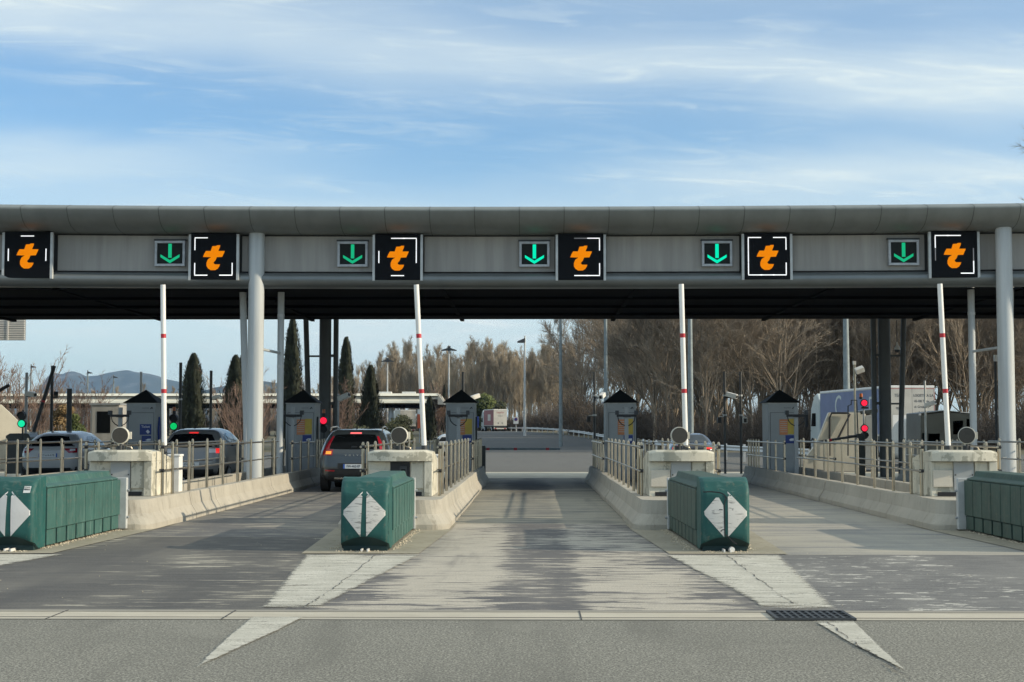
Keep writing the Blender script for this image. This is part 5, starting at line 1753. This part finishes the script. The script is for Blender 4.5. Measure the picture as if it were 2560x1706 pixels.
# ------------------------------------------------------------------ far canopy on the other carriageway
zt, zb = P(600, 984, 200).z, P(600, 1010, 200).z
xe = P(1094, 990, 200).x
fc = thing('far_canopy', 'long pale concrete canopy of the opposite carriageway far off at left', 'canopy', (xe, 200, 0))
MB().prism([(-.05, zt - .34), (.0, zt - .30), (.35, zt), (9, zt), (9, zt - .34)], 'x', -90, 0).build('roof_edge', M['far_concrete'], fc)
MB().prism([(.5, zt - .345), (.15, zt - .55), (.15, zb + .62), (9, zb + .62), (9, zt - .345)], 'x', -90, 0).build('upper_fascia', M['far_grey'], fc)
MB().prism([(.1, zb + .61), (-.25, zb + .42), (-.40, zb + .12), (-.15, zb), (8.6, zb), (8.6, zb + .61)], 'x', -90, -1.2).build('lower_fascia', M['far_concrete'], fc)
MB().prism([(0, zt - .05), (1.0, zb - .1), (0, zb - .1)], 'y', .1, 8.9).build('end_wing', M['far_grey'], fc)
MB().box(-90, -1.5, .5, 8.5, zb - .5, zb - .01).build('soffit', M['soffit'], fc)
for k in range(6):
    x = -6.5 - k * 14
    MB().cyl((x, 2, 0.4), (x, 2, zb - .45), .35, n=10).build('column', M['galv'], fc)
    MB().cyl((x - 3.2, 4, 0.4), (x - 3.2, 4, zb - .45), .35, n=10).build('column', M['booth_dark'], fc)
mb = MB()
for px in (960, 1020):
    x = P(px, 984, 200).x - xe
    mb.box(x - .9, x + .9, 1, 2, zt, zt + .25)
mb.build('roof_unit', M['white_paint'], fc)
q = P(1049, 1071, 150)
t = thing('warning_panel', 'orange red upright panel far off behind the middle white arm', 'panel', (q.x, 150, 0))
MB().box(-.22, .22, 0, .08, q.z, P(1049, 1036, 150).z).build('panel', M['orange_red'], t)
MB().box(-.22, .22, -.01, .09, P(1049, 1036, 150).z, P(1049, 1024, 150).z).build('white_top', M['white_paint'], t)
MB().cyl((0, .04, 0), (0, .04, q.z), .05, n=8).build('post', M['galv'], t)
# blue round sign and no-parking board near the far lorry
q = P(1290, 1048, 262)
t = thing('road_sign', 'small white board with a blue no-parking disc right of the far lorry', 'sign', (q.x, 262, terrain(0, 262)))
z0 = terrain(0, 262)
MB().box(-.44, .44, 0, .05, P(0, 1060, 262).z - z0, P(0, 1043, 262).z - z0).build('board', M['plate'], t)
zc = P(0, 1049, 262).z - z0
MB().cyl((0, -.03, zc), (0, -.001, zc), .30, n=20).build('disc', M['red_text'], t)
MB().cyl((0, -.04, zc), (0, -.031, zc), .24, n=20).build('disc_field', M['blue_label'], t)
MB().cyl((0, .08, 0), (0, .08, zc), .05, n=8).build('post', M['galv'], t)
q = P(1191, 1048, 120)
t = thing('road_sign', 'small blue sign just right of the kiosk beside the far lorry', 'sign', (q.x, 120, terrain(0, 120)))
MB().box(-.2, .2, 0, .05, P(0, 1068, 120).z - .1, P(0, 1040, 120).z - .1).build('board', M['blue_label'], t)
MB().cyl((0, .08, 0), (0, .08, q.z), .04, n=8).build('post', M['galv'], t)

# guard rail along the bend
path = [(11.5, 62), (10.2, 72), (8.9, 86), (8.05, 105), (7.6, 130), (7.0, 160), (6.3, 185), (4.9, 210), (2.9, 235), (0.6, 257), (-1.9, 279), (-5.2, 302)]
t = thing('guard_rail', 'galvanised guard rail following the bend in front of the bare wood', 'guard rail', (0, 0, 0))
dense = []
for (x0, y0), (x1, y1) in zip(path[:-1], path[1:]):
    for k in range(5):
        dense.append((x0 + (x1 - x0) * k / 5, y0 + (y1 - y0) * k / 5))
dense.append(path[-1])
rr = []
for i, (x, y) in enumerate(dense):
    z = terrain(x, y)
    rr.append([(x, y, z + .48), (x - .06, y, z + .53), (x - .0, y, z + .62), (x - .06, y, z + .71), (x, y, z + .76), (x + .03, y, z + .76), (x + .03, y, z + .48)])
MB().loft(rr, True, True).build('rail', M['galv_pale'], t)
yy = 64.0
while yy < 300:
    x = lerp_tab([(b_, a) for a, b_ in path], yy)
    for (x0, y0), (x1, y1) in zip(path[:-1], path[1:]):
        if y0 <= yy <= y1:
            x = x0 + (x1 - x0) * (yy - y0) / (y1 - y0)
    z = terrain(x, yy)
    MB().box(x - .02, x + .10, yy - .05, yy + .05, z, z + .84).build('post', M['galv_pale'], t)
    yy += 4.0 if yy < 120 else 8.0

# light masts
def mast(label, px, Y, top=None, h=None, r=.1, head=0, mat='mast_steel'):
    z0 = terrain(0, Y)
    q = P(px, 1072, Y)
    zt_ = P(px, top, Y).z if top else h
    t = thing('light_mast', label, 'light mast', (q.x, Y, z0 if Y > 60 else 0), 0, 'lighting masts beyond the plaza')
    MB().cyl((0, 0, 0), (0, 0, zt_ - z0), r, r * .55, n=12).build('shaft', M[mat], t)
    if head == 2:
        mb = MB()
        for s in (-1, 1):
            mb.prism([(s * .2, zt_ - z0 - .5), (s * 1.3, zt_ - z0 - .85), (s * 1.25, zt_ - z0 - 1.0), (s * .2, zt_ - z0 - .95)], 'y', -.4, .4)
        mb.box(-.25, .25, -.25, .25, zt_ - z0 - 1, zt_ - z0 - .2)
        mb.build('lamp_head', M['dark_steel'], t)
    if head == 1:
        mb = MB().prism([(0.05, zt_ - z0 - .3), (-1.0, zt_ - z0 - .75), (-1.0, zt_ - z0 - .95), (0.05, zt_ - z0 - .95)], 'y', -.3, .3)
        mb.build('lamp_head', M['dark_steel'], t)
    if head == -1:
        mb = MB().prism([(-.05, zt_ - z0 - .2), (.8, zt_ - z0 - .45), (.8, zt_ - z0 - .58), (-.05, zt_ - z0 - .58)], 'y', -.2, .2)
        mb.build('lamp_head', M['dark_steel'], t)
    return t
mast('tall lighting mast beyond the empty lane, its top lost behind the canopy', 1402, 123, h=15, r=.17)
mast('tall pale lighting mast just left of the kiosk with orange and yellow notices', 1515, 112, h=15, r=.18)
mast('tall lighting mast just right of the third white arm from the left', 1727, 84, h=11.5, r=.18)
mast('thick pale lighting mast rising behind the blue trailer', 2118, 98, h=13, r=.26)
mast('slender lighting mast with one small head right of the far lorry', 1312, 200, top=840, r=.20, head=1, mat='galv_pale')
mast('slender lighting mast with twin heads, behind the middle kiosk roof', 1122, 250, top=863, r=.19, head=2, mat='galv_pale')
mast('slender twin-headed lighting mast above the far canopy, left of the second white arm', 968, 300, top=893, r=.2, head=2, mat='galv_pale')
mast('thin far lighting mast standing left of the mountain', 75, 250, top=911, r=.2, head=-1)
mast('thin far lighting mast before the middle of the mountain', 217, 260, top=926, r=.2, head=-1)
mast('thin short far lighting mast before the right slope of the mountain', 282, 300, top=938, r=.2, head=-1)

# ------------------------------------------------------------------ vegetation
def rot_dir(d, ang, az):
    d = d.normalized()
    u = d.orthogonal().normalized()
    w = d.cross(u)
    side = u * math.cos(az) + w * math.sin(az)
    return (d * math.cos(ang) + side * math.sin(ang)).normalized()

def bare_tree(seed, H, style):
    rnd = random.Random(seed)
    tr, tw = MB(), MB()
    def limb(mb, p, d, L, r0, r1, n, k, wob, up):
        pts, rs = [p.copy()], [r0]
        q = p.copy()
        for i in range(k):
            d = (d + Vector((rnd.gauss(0, wob), rnd.gauss(0, wob), rnd.gauss(0, wob) + up))).normalized()
            q = q + d * (L / k)
            pts.append(q.copy())
            rs.append(r0 + (r1 - r0) * (i + 1) / k)
        mb.tube(pts, rs, n, False)
        return pts, rs, d
    def at(pts, f):
        k = f * (len(pts) - 1)
        j = min(int(k), len(pts) - 2)
        return pts[j].lerp(pts[j + 1], k - j), (pts[j + 1] - pts[j]).normalized()
    def twigs(pts, n, L, spread):
        for _ in range(n):
            p, d = at(pts, rnd.uniform(.25, 1.0))
            dd = rot_dir(d, rnd.uniform(*spread), rnd.uniform(0, 2 * PI))
            dd = (dd + Vector((0, 0, .25))).normalized()
            l = L * rnd.uniform(.5, 1.2)
            e = p + dd * l
            s = dd.orthogonal().normalized() * TWR
            s2 = dd.cross(s).normalized() * TWR
            tw.add([p + s, p - s * .5 + s2 * .87, p - s * .5 - s2 * .87, e], [(0, 1, 3), (1, 2, 3), (2, 0, 3)])
            m = p + dd * l * .5
            for _k in range(2):
                d2 = rot_dir(dd, rnd.uniform(.35, .8), rnd.uniform(0, 2 * PI))
                e2 = m + d2 * l * .55
                tw.add([m + s * .8, m - s * .8, e2], [(0, 1, 2)])
    if style == 'broad':
        TWR = .014
        h0 = H * rnd.uniform(.08, .2)
        lean = Vector((rnd.gauss(0, .06), rnd.gauss(0, .06), 1))
        pts, rs, d = limb(tr, Vector((0, 0, -.2)), lean, h0, H * .010, H * .0078, 7, 3, .04, .05)
        nmain = rnd.randint(3, 5)
        for i in range(nmain):
            az = 2 * PI * i / nmain + rnd.uniform(-.5, .5)
            dm = rot_dir(Vector((0, 0, 1)), rnd.uniform(.15, .55), az)
            Lm = (H - h0) * rnd.uniform(.8, 1.02)
            mp, mr, _ = limb(tr, pts[-1], dm, Lm, H * .0056, H * .0013, 5, 7, .10, .06)
            for j in range(12):
                f = rnd.uniform(.06, .98)
                p, d1 = at(mp, f)
                ds = rot_dir(d1, rnd.uniform(.4, .95), rnd.uniform(0, 2 * PI))
                ds.z = ds.z * .8 + .22
                Ls = Lm * (1.05 - f * .7) * rnd.uniform(.30, .5)
                sp, _r, _d = limb(tr, p, ds.normalized(), Ls, H * .0030 * (1.2 - f * .6), H * .0012, 4, 5, .13, .05)
                for k in range(6):
                    f2 = rnd.uniform(.2, 1)
                    p2, d2 = at(sp, f2)
                    d3 = rot_dir(d2, rnd.uniform(.35, .85), rnd.uniform(0, 2 * PI))
                    d3.z += .2
                    tp, _r, _d = limb(tw, p2, d3.normalized(), Ls * rnd.uniform(.28, .5), H * .0015, H * .0008, 3, 3, .13, .05)
                    twigs(tp, 11, H * .055, (.3, .9))
                twigs(sp, 6, H * .06, (.4, .9))
    elif style == 'poplar':
        TWR = .017
        pts, rs, d = limb(tr, Vector((0, 0, -.2)), Vector((rnd.gauss(0, .03), rnd.gauss(0, .03), 1)), H * .97, H * .011, H * .001, 6, 9, .025, .03)
        for j in range(46):
            f = rnd.uniform(.16, .97)
            p, d1 = at(pts, f)
            ds = rot_dir(Vector((0, 0, 1)), rnd.uniform(.22, .55), rnd.uniform(0, 2 * PI))
            Ls = H * (.30 * (1.08 - f)  + .06) * rnd.uniform(.7, 1.2)
            sp, _r, _d = limb(tr, p, ds, Ls, H * .0032 * (1.15 - f * .7), H * .0009, 4, 4, .06, .12)
            for k in range(6):
                p2, d2 = at(sp, rnd.uniform(.15, 1))
                d3 = rot_dir(d2, rnd.uniform(.25, .6), rnd.uniform(0, 2 * PI))
                d3.z += .35
                tp, _r, _d = limb(tw, p2, d3.normalized(), Ls * rnd.uniform(.25, .45), H * .0014, H * .0008, 3, 2, .08, .1)
                twigs(tp, 7, H * .05, (.2, .6))
            twigs(sp, 4, H * .05, (.25, .6))
    else:  # shrub of many stems
        TWR = .012
        for i in range(16):
            ds = rot_dir(Vector((0, 0, 1)), rnd.uniform(.05, .55), rnd.uniform(0, 2 * PI))
            sp, _r, _d = limb(tr, Vector((rnd.gauss(0, .25), rnd.gauss(0, .25), -.1)), ds, H * rnd.uniform(.7, 1.05), H * .008, H * .002, 4, 5, .08, .08)
            for k in range(9):
                p2, d2 = at(sp, rnd.uniform(.2, 1))
                tp, _r, _d = limb(tw, p2, rot_dir(d2, rnd.uniform(.25, .7), rnd.uniform(0, 2 * PI)), H * rnd.uniform(.15, .32), H * .003, H * .0012, 3, 3, .1, .1)
                twigs(tp, 6, H * .12, (.25, .7))
    return tr, tw

def make_tree(seed, H, style, mat_t, mat_w, label, group, loc, rz=0):
    t = thing('shrub' if style == 'shrub' else 'bare_tree', label, 'shrub' if style == 'shrub' else 'tree', loc, rz, group)
    a, b_ = bare_tree(seed, H, style)
    a.build('trunk', mat_t, t, recalc=False)
    b_.build('crown', mat_w, t, recalc=False)
    return t

rnd = random.Random(21)
LAB_W = 'tall leafless tree in the dense bare wood on the right beyond the plaza'
GRP_W = 'bare trees of the wood on the right'
protos = [make_tree(100 + k, 16.0, 'broad', M['bark'], M['bark'], LAB_W, GRP_W, (0, 0, 0)) for k in range(7)]
def plant(protos_, k, x, y, s, label, z=None):
    p = protos_[k]
    loc = (x, y, terrain(x, y) if z is None else z)
    o = p if 'used' not in p else dup(p, loc, label)
    if 'used' not in p:
        p['used'] = 1
    o.location = loc
    o.rotation_euler = (0, 0, rnd.uniform(0, 2 * PI))
    o.scale = (s * rnd.uniform(.9, 1.1), s * rnd.uniform(.9, 1.1), s)
    return o
# rows of the right-hand wood: (distance, first pixel, last pixel, count, scale)
for Y, p0, p1, n, sc in ((116, 1650, 2640, 16, .90), (126, 1615, 2640, 17, 1.0), (138, 1585, 2640, 17, 1.0), (152, 1560, 2640, 17, 1.05), (170, 1525, 2640, 18, 1.1), (192, 1490, 2620, 18, 1.18), (216, 1450, 2620, 19, 1.26), (240, 1425, 2620, 18, 1.36)):
    for i in range(n):
        px = p0 + (p1 - p0) * (i + rnd.uniform(-.35, .35) + .5) / n
        if px > 1880 and Y in (170, 192, 240):
            continue
        edge = .80 + .20 * sstep(px, 1410, 1540)
        y = Y + rnd.uniform(-5, 5)
        if 2000 < px and y < 125:
            y += 8
        plant(protos, rnd.randrange(7), P(px, 1072, y).x, y, sc * edge * rnd.uniform(.88, 1.08), LAB_W)
o = plant(protos, 2, P(2835, 1072, 108).x, 108, 1.36, LAB_W)
o['label'] = 'tallest bare tree, its top showing above the canopy at the right edge'
del o['group']

LAB_P = 'upright leafless poplar in the pale wood beyond the bend of the road'
GRP_P = 'poplars of the far wood'
pops = [make_tree(200 + k, 18.0, 'poplar', M['bark_pale'], M['bark_pale'], LAB_P, GRP_P, (0, 0, 0)) for k in range(5)]
for Y, p0, p1, n, sc in ((318, 1075, 1450, 24, 1.0), (335, 860, 1440, 34, 1.0), (355, 850, 1440, 34, 1.06), (380, 830, 1440, 30, 1.1)):
    for i in range(n):
        px = p0 + (p1 - p0) * (i + rnd.uniform(-.45, .45) + .5) / n
        e = .62 + .38 * sstep(px, 820, 1010)
        e *= 1 + .05 * math.sin(px / 37.0)
        y = Y + rnd.uniform(-8, 8)
        plant(pops, rnd.randrange(5), P(px, 1072, y).x, y, sc * e * rnd.uniform(.90, 1.06), LAB_P)
LAB_L = 'low leafless tree in the far line of trees below the mountain'
tmp = len(pops)
lows = [make_tree(300 + k, 13.0, 'poplar', M['bark_pale'], M['bark_pale'], LAB_L, 'trees of the far low line', (0, 0, 0)) for k in range(2)]
for i in range(58):
    px = -20 + 860 * (i + rnd.uniform(-.4, .4) + .5) / 58
    y = 480 + rnd.uniform(-30, 30)
    plant(lows, rnd.randrange(2), P(px, 1072, y).x, y, rnd.uniform(.75, 1.1) * (1.0 + .35 * sstep(px, 560, 830)), LAB_L)
for p in protos + pops + lows:
    if 'used' in p:
        del p['used']

# reddish bare shrubs near the far canopy
shr = [make_tree(400 + k, 4.5, 'shrub', M['bark_red'], M['bark_red'], 'x', 'reddish bare shrubs', (0, 0, 0)) for k in range(3)]
slots = [(20, 84, 1.25, 'reddish bare shrub at the left edge above the white wall'), (95, 92, 1.05, 'reddish bare shrub behind the leaning dark arm at left'),
         (212, 100, 1.0, 'reddish bare shrub behind the grey booth with dark window'), (600, 92, 1.05, 'reddish bare shrub hiding the foot of the twin cypress'),
         (632, 96, .8, 'small reddish bare shrub behind the left light grey column'), (850, 100, .95, 'reddish bare shrub under the cypress right of the red signal'),
         (1095, 205, 1.4, 'reddish bare shrub at the end of the far canopy')]
for i, (px, y, s_, lab) in enumerate(slots):
    x = P(px, 1072, y).x
    if i < 3:
        o = shr[i]
        o['label'] = lab
        o.location = (x, y, 0)
    else:
        o = dup(shr[i % 3], (x, y, terrain(x, y)), lab)
    o.scale = (s_, s_, s_)
    o.rotation_euler = (0, 0, i * 1.3)

def leafy(mb, rnd_, c, rad, n, size, squash=1.0, up=0.0):
    for _ in range(n):
        v = Vector((rnd_.gauss(0, 1), rnd_.gauss(0, 1), rnd_.gauss(0, 1))).normalized() * (rnd_.random() ** .4)
        p = Vector(c) + Vector((v.x * rad, v.y * rad, v.z * rad * squash))
        d = Vector((rnd_.gauss(0, 1), rnd_.gauss(0, 1), rnd_.gauss(0, 1) + up)).normalized()
        u = d.orthogonal().normalized()
        s_ = size * rnd_.uniform(.6, 1.5)
        mb.add([p - u * s_ * .45, p + d * s_ * .9, p + u * s_ * .45, p - d * s_ * .3], [(0, 1, 2, 3)])
def cypress(seed, H, Wd, label, loc, tips=1):
    rnd_ = random.Random(seed)
    t = thing('cypress', label, 'cypress', loc, 0, 'dark cypresses before the far canopy')
    mb = MB()
    spires = [(0, 0, H, 1.0)]
    for k in range(tips):
        a = rnd_.uniform(0, 2 * PI)
        spires.append((math.cos(a) * Wd * .22, math.sin(a) * Wd * .2, H * rnd_.uniform(.66, .9), .62))
    for sx_, sy_, h, f in spires:
        n = int(h * 1300 * f)
        for _ in range(n):
            z = h * rnd_.random() ** .85
            k = z / h
            prof = min(1, (k + .05) * 6) * (1 - k) ** .58
            a = rnd_.uniform(0, 2 * PI)
            lump = 1 + .36 * math.sin(a * 5 + sx_ * 9) + .16 * math.sin(a * 9 + z * 1.3) + .12 * math.sin(z * 4 + a * 3)
            if rnd_.random() < .07:
                lump *= 1.28
            r = Wd * .66 * f * prof * lump * (.74 + .30 * rnd_.random()) + .03
            p = Vector((sx_ + r * math.cos(a), sy_ + r * math.sin(a), z + .25))
            d = Vector((math.cos(a) * .35 + rnd_.gauss(0, .18), math.sin(a) * .35 + rnd_.gauss(0, .18), 1)).normalized()
            u = d.cross(Vector((math.cos(a), math.sin(a), 0))).normalized()
            s_ = rnd_.uniform(.12, .26)
            mb.add([p - u * s_ * .30, p + d * s_, p + u * s_ * .30, p - d * s_ * .5], [(0, 1, 2, 3)])
    mb.build('crown', M['cypress'], t, recalc=False)
    core = MB().tube([(0, 0, .4), (0, 0, H * .25), (0, 0, H * .55), (0, 0, H * .86)], [Wd * .38, Wd * .42, Wd * .27, .03], 9)
    core.build('inner_crown', M['cypress'], t)
    MB().cyl((0, 0, -.1), (0, 0, 1.0), .14, .1, n=8).build('trunk', M['bark'], t)
    return t
for k, (px, top, wpx, Y, lab, tips) in enumerate(((485, 888, 62, 112, 'broad dark cypress between two slim poles, left of the columns', 2), (590, 893, 58, 112, 'twin-tipped dark cypress half behind the left light grey column', 3),
                                                 (606, 893, 36, 118, 'dark cypress tight behind the leaning pipe of the left column', 0),
                                                 (732, 797, 48, 112, 'tallest cypress, a thin spire above the kiosk left of the red signal', 1), (866, 848, 40, 112, 'slender pointed cypress just right of the dark rear column at left', 2),
                                                 (927, 918, 46, 116, 'short dark cypress standing alone left of the second white arm', 1), (1074, 994, 26, 150, 'small dark cypress left of the middle kiosk', 0),
                                                 (1110, 966, 12, 230, 'tiny thin dark cypress above the end of the far canopy', 0))):
    q = P(px, top, Y)
    z0 = terrain(q.x, Y) - (.4 if Y < 140 else 0)
    cypress(500 + k, q.z - z0 - .25, wpx * Y / FPX, lab, (q.x, Y, z0), tips)

def bush(seed, label, px, top, wpx, Y, mat, nb=9, size=.16, dens=420):
    rnd_ = random.Random(seed)
    q = P(px, top, Y)
    z0 = terrain(q.x, Y)
    t = thing('bush', label, 'bush', (q.x, Y, z0))
    H, Wd = q.z - z0, wpx * Y / FPX
    mb = MB()
    for _ in range(nb):
        r = rnd_.uniform(.22, .36) * min(H, Wd)
        leafy(mb, rnd_, (rnd_.uniform(-.5, .5) * (Wd - 1.4 * r), rnd_.uniform(-.3, .3) * Wd, rnd_.uniform(r * .7, H - r * .9)), r, dens, size, .85)
    mb.build('foliage', mat, t, recalc=False)
    st = MB()
    for _ in range(5):
        st.cyl((0, 0, -.1), (rnd_.uniform(-.3, .3) * Wd, rnd_.uniform(-.2, .2), H * .6), .05, .02, n=5)
    st.build('stem', M['bark'], t)
    return t
bush(1, 'russet leafy bush behind the thick dark post at left', 160, 1010, 60, 82, M['leaf_autumn'], 12, .10)
bush(2, 'green and russet bush just left of the grey booth with dark window', 196, 1030, 50, 80, M['leaf'], 8, .10)
bush(3, 'rounded yellowish green pine behind the middle kiosk', 1212, 982, 66, 300, M['leaf'], 12, .35, 500)
bush(4, 'dark evergreen behind the rounded yellowish green pine', 1246, 978, 46, 308, M['leaf_dark'], 7, .35)
bush(5, 'dark green low shrub right of the lone short cypress', 985, 1034, 90, 108, M['leaf_dark'], 12, .13)
bush(6, 'dull green low shrub between the dark rear column and the lone cypress', 893, 1050, 60, 105, M['leaf_dark'], 8, .12)
bush(7, 'low dull shrub behind the dark grey car roof and the drum lamp', 955, 1060, 60, 100, M['leaf_autumn'], 7, .12)

# tangled undergrowth at the foot of both woods
ug = MB()
rnd = random.Random(77)
def brush(px0, px1, y0, y1, n, hmax, r):
    for _ in range(n):
        y = rnd.uniform(y0, y1)
        x = P(rnd.uniform(px0, px1), 1072, y).x
        z = terrain(x, y)
        h = hmax * (rnd.random() ** .7) * (.75 + .25 * math.sin(x * .35))
        p = Vector((x, y, z + rnd.uniform(0, .4) * h))
        d = Vector((rnd.gauss(0, .5), rnd.gauss(0, .5), 1)).normalized()
        e = p + d * h * .8
        s_ = d.orthogonal().normalized() * r
        s2 = d.cross(s_).normalized() * r
        ug.add([p + s_, p - s_ * .5 + s2 * .87, p - s_ * .5 - s2 * .87, e], [(0, 1, 3), (1, 2, 3), (2, 0, 3)])
        for _k in range(2):
            m = p.lerp(e, rnd.uniform(.3, .8))
            e2 = m + rot_dir(d, rnd.uniform(.4, 1.1), rnd.uniform(0, 2 * PI)) * h * .35
            ug.add([m + s_ * .7, m - s_ * .7, e2], [(0, 1, 2)])
brush(1650, 2640, 111, 124, 11000, 5.0, .022)
brush(1560, 1680, 132, 150, 3000, 5.5, .028)
brush(1490, 1600, 168, 190, 2600, 6.0, .035)
brush(1420, 1520, 205, 250, 3500, 7.0, .045)
brush(1480, 1950, 196, 246, 4500, 7.5, .05)
brush(1900, 2640, 150, 200, 5000, 4.5, .035)
brush(1120, 1450, 300, 316, 5000, 6.5, .05)
brush(560, 1130, 290, 330, 5000, 6.0, .05)
brush(-30, 600, 420, 470, 4500, 7.0, .07)
tag(ug.build('undergrowth', M['brush'], recalc=False), 'tangled dark undergrowth along the foot of the bare woods', 'undergrowth', kind='stuff')

# ------------------------------------------------------------------ mountain and low hill, and the air in front of them
ridge = [(-160, 1020), (20, 1000), (80, 984), (103, 966), (112, 948), (122, 937), (140, 931), (152, 935), (165, 930), (182, 927), (200, 932), (216, 940), (240, 938), (270, 931), (300, 926), (318, 924), (336, 929), (370, 933), (395, 939), (420, 948), (450, 954), (480, 964), (520, 976), (560, 984), (640, 1000), (760, 1022), (900, 1040)]
def mountain(pts, Y, depth, name, seed):
    rnd_ = random.Random(seed)
    n, m = 150, 26
    def top(px):
        for (x0, y0), (x1, y1) in zip(pts[:-1], pts[1:]):
            if x0 <= px <= x1:
                return y0 + (y1 - y0) * (px - x0) / (x1 - x0)
        return pts[-1][1]
    from mathutils import noise as mn
    mb = MB()
    vs = []
    for j in range(m + 1):
        k = j / m
        for i in range(n + 1):
            px = pts[0][0] + (pts[-1][0] - pts[0][0]) * i / n
            q = P(px, top(px), Y)
            f = k / .5 if k < .5 else (1 - k) / .5
            f = f ** 1.2
            nz = mn.fractal(Vector((i * .09, j * .16, seed)), 1.0, 2.0, 5)
            z = (q.z - 1.1) * f * (1 + (.16 * nz if f < .98 else 0)) - 2
            vs.append((q.x * (1 + (k - .5) * depth / Y), Y + (k - .5) * depth + nz * 40 * (1 if 0 < j < m else 0), z))
    mb.add(vs, [(j * (n + 1) + i, j * (n + 1) + i + 1, (j + 1) * (n + 1) + i + 1, (j + 1) * (n + 1) + i) for j in range(m) for i in range(n)], True)
    return tag(mb.build(name, M['rock'], recalc=False), kind='structure')
mountain(ridge, 9000, 2600, 'mountain', 3)
mountain([(430, 1010), (520, 972), (580, 958), (625, 949), (660, 951), (700, 957), (760, 972), (840, 1000)], 5200, 1200, 'hill', 8)

hz = MB().box(-4500, 3500, -60, 10600, -6, 420).build('haze', None)
hm = bpy.data.materials.new('haze_air')
hm.use_nodes = True
ht = hm.node_tree
ht.nodes.clear()
ho = ht.nodes.new('ShaderNodeOutputMaterial')
hv = ht.nodes.new('ShaderNodeVolumePrincipled')
hv.inputs['Color'].default_value = (0.45, 0.68, 1.0, 1)
hv.inputs['Density'].default_value = 0.00006
hv.inputs['Anisotropy'].default_value = 0.2
ht.links.new(hv.outputs[0], ho.inputs['Volume'])
hz.data.materials.append(hm)
tag(hz, 'thin bluish air over the whole place', 'haze', kind='stuff')
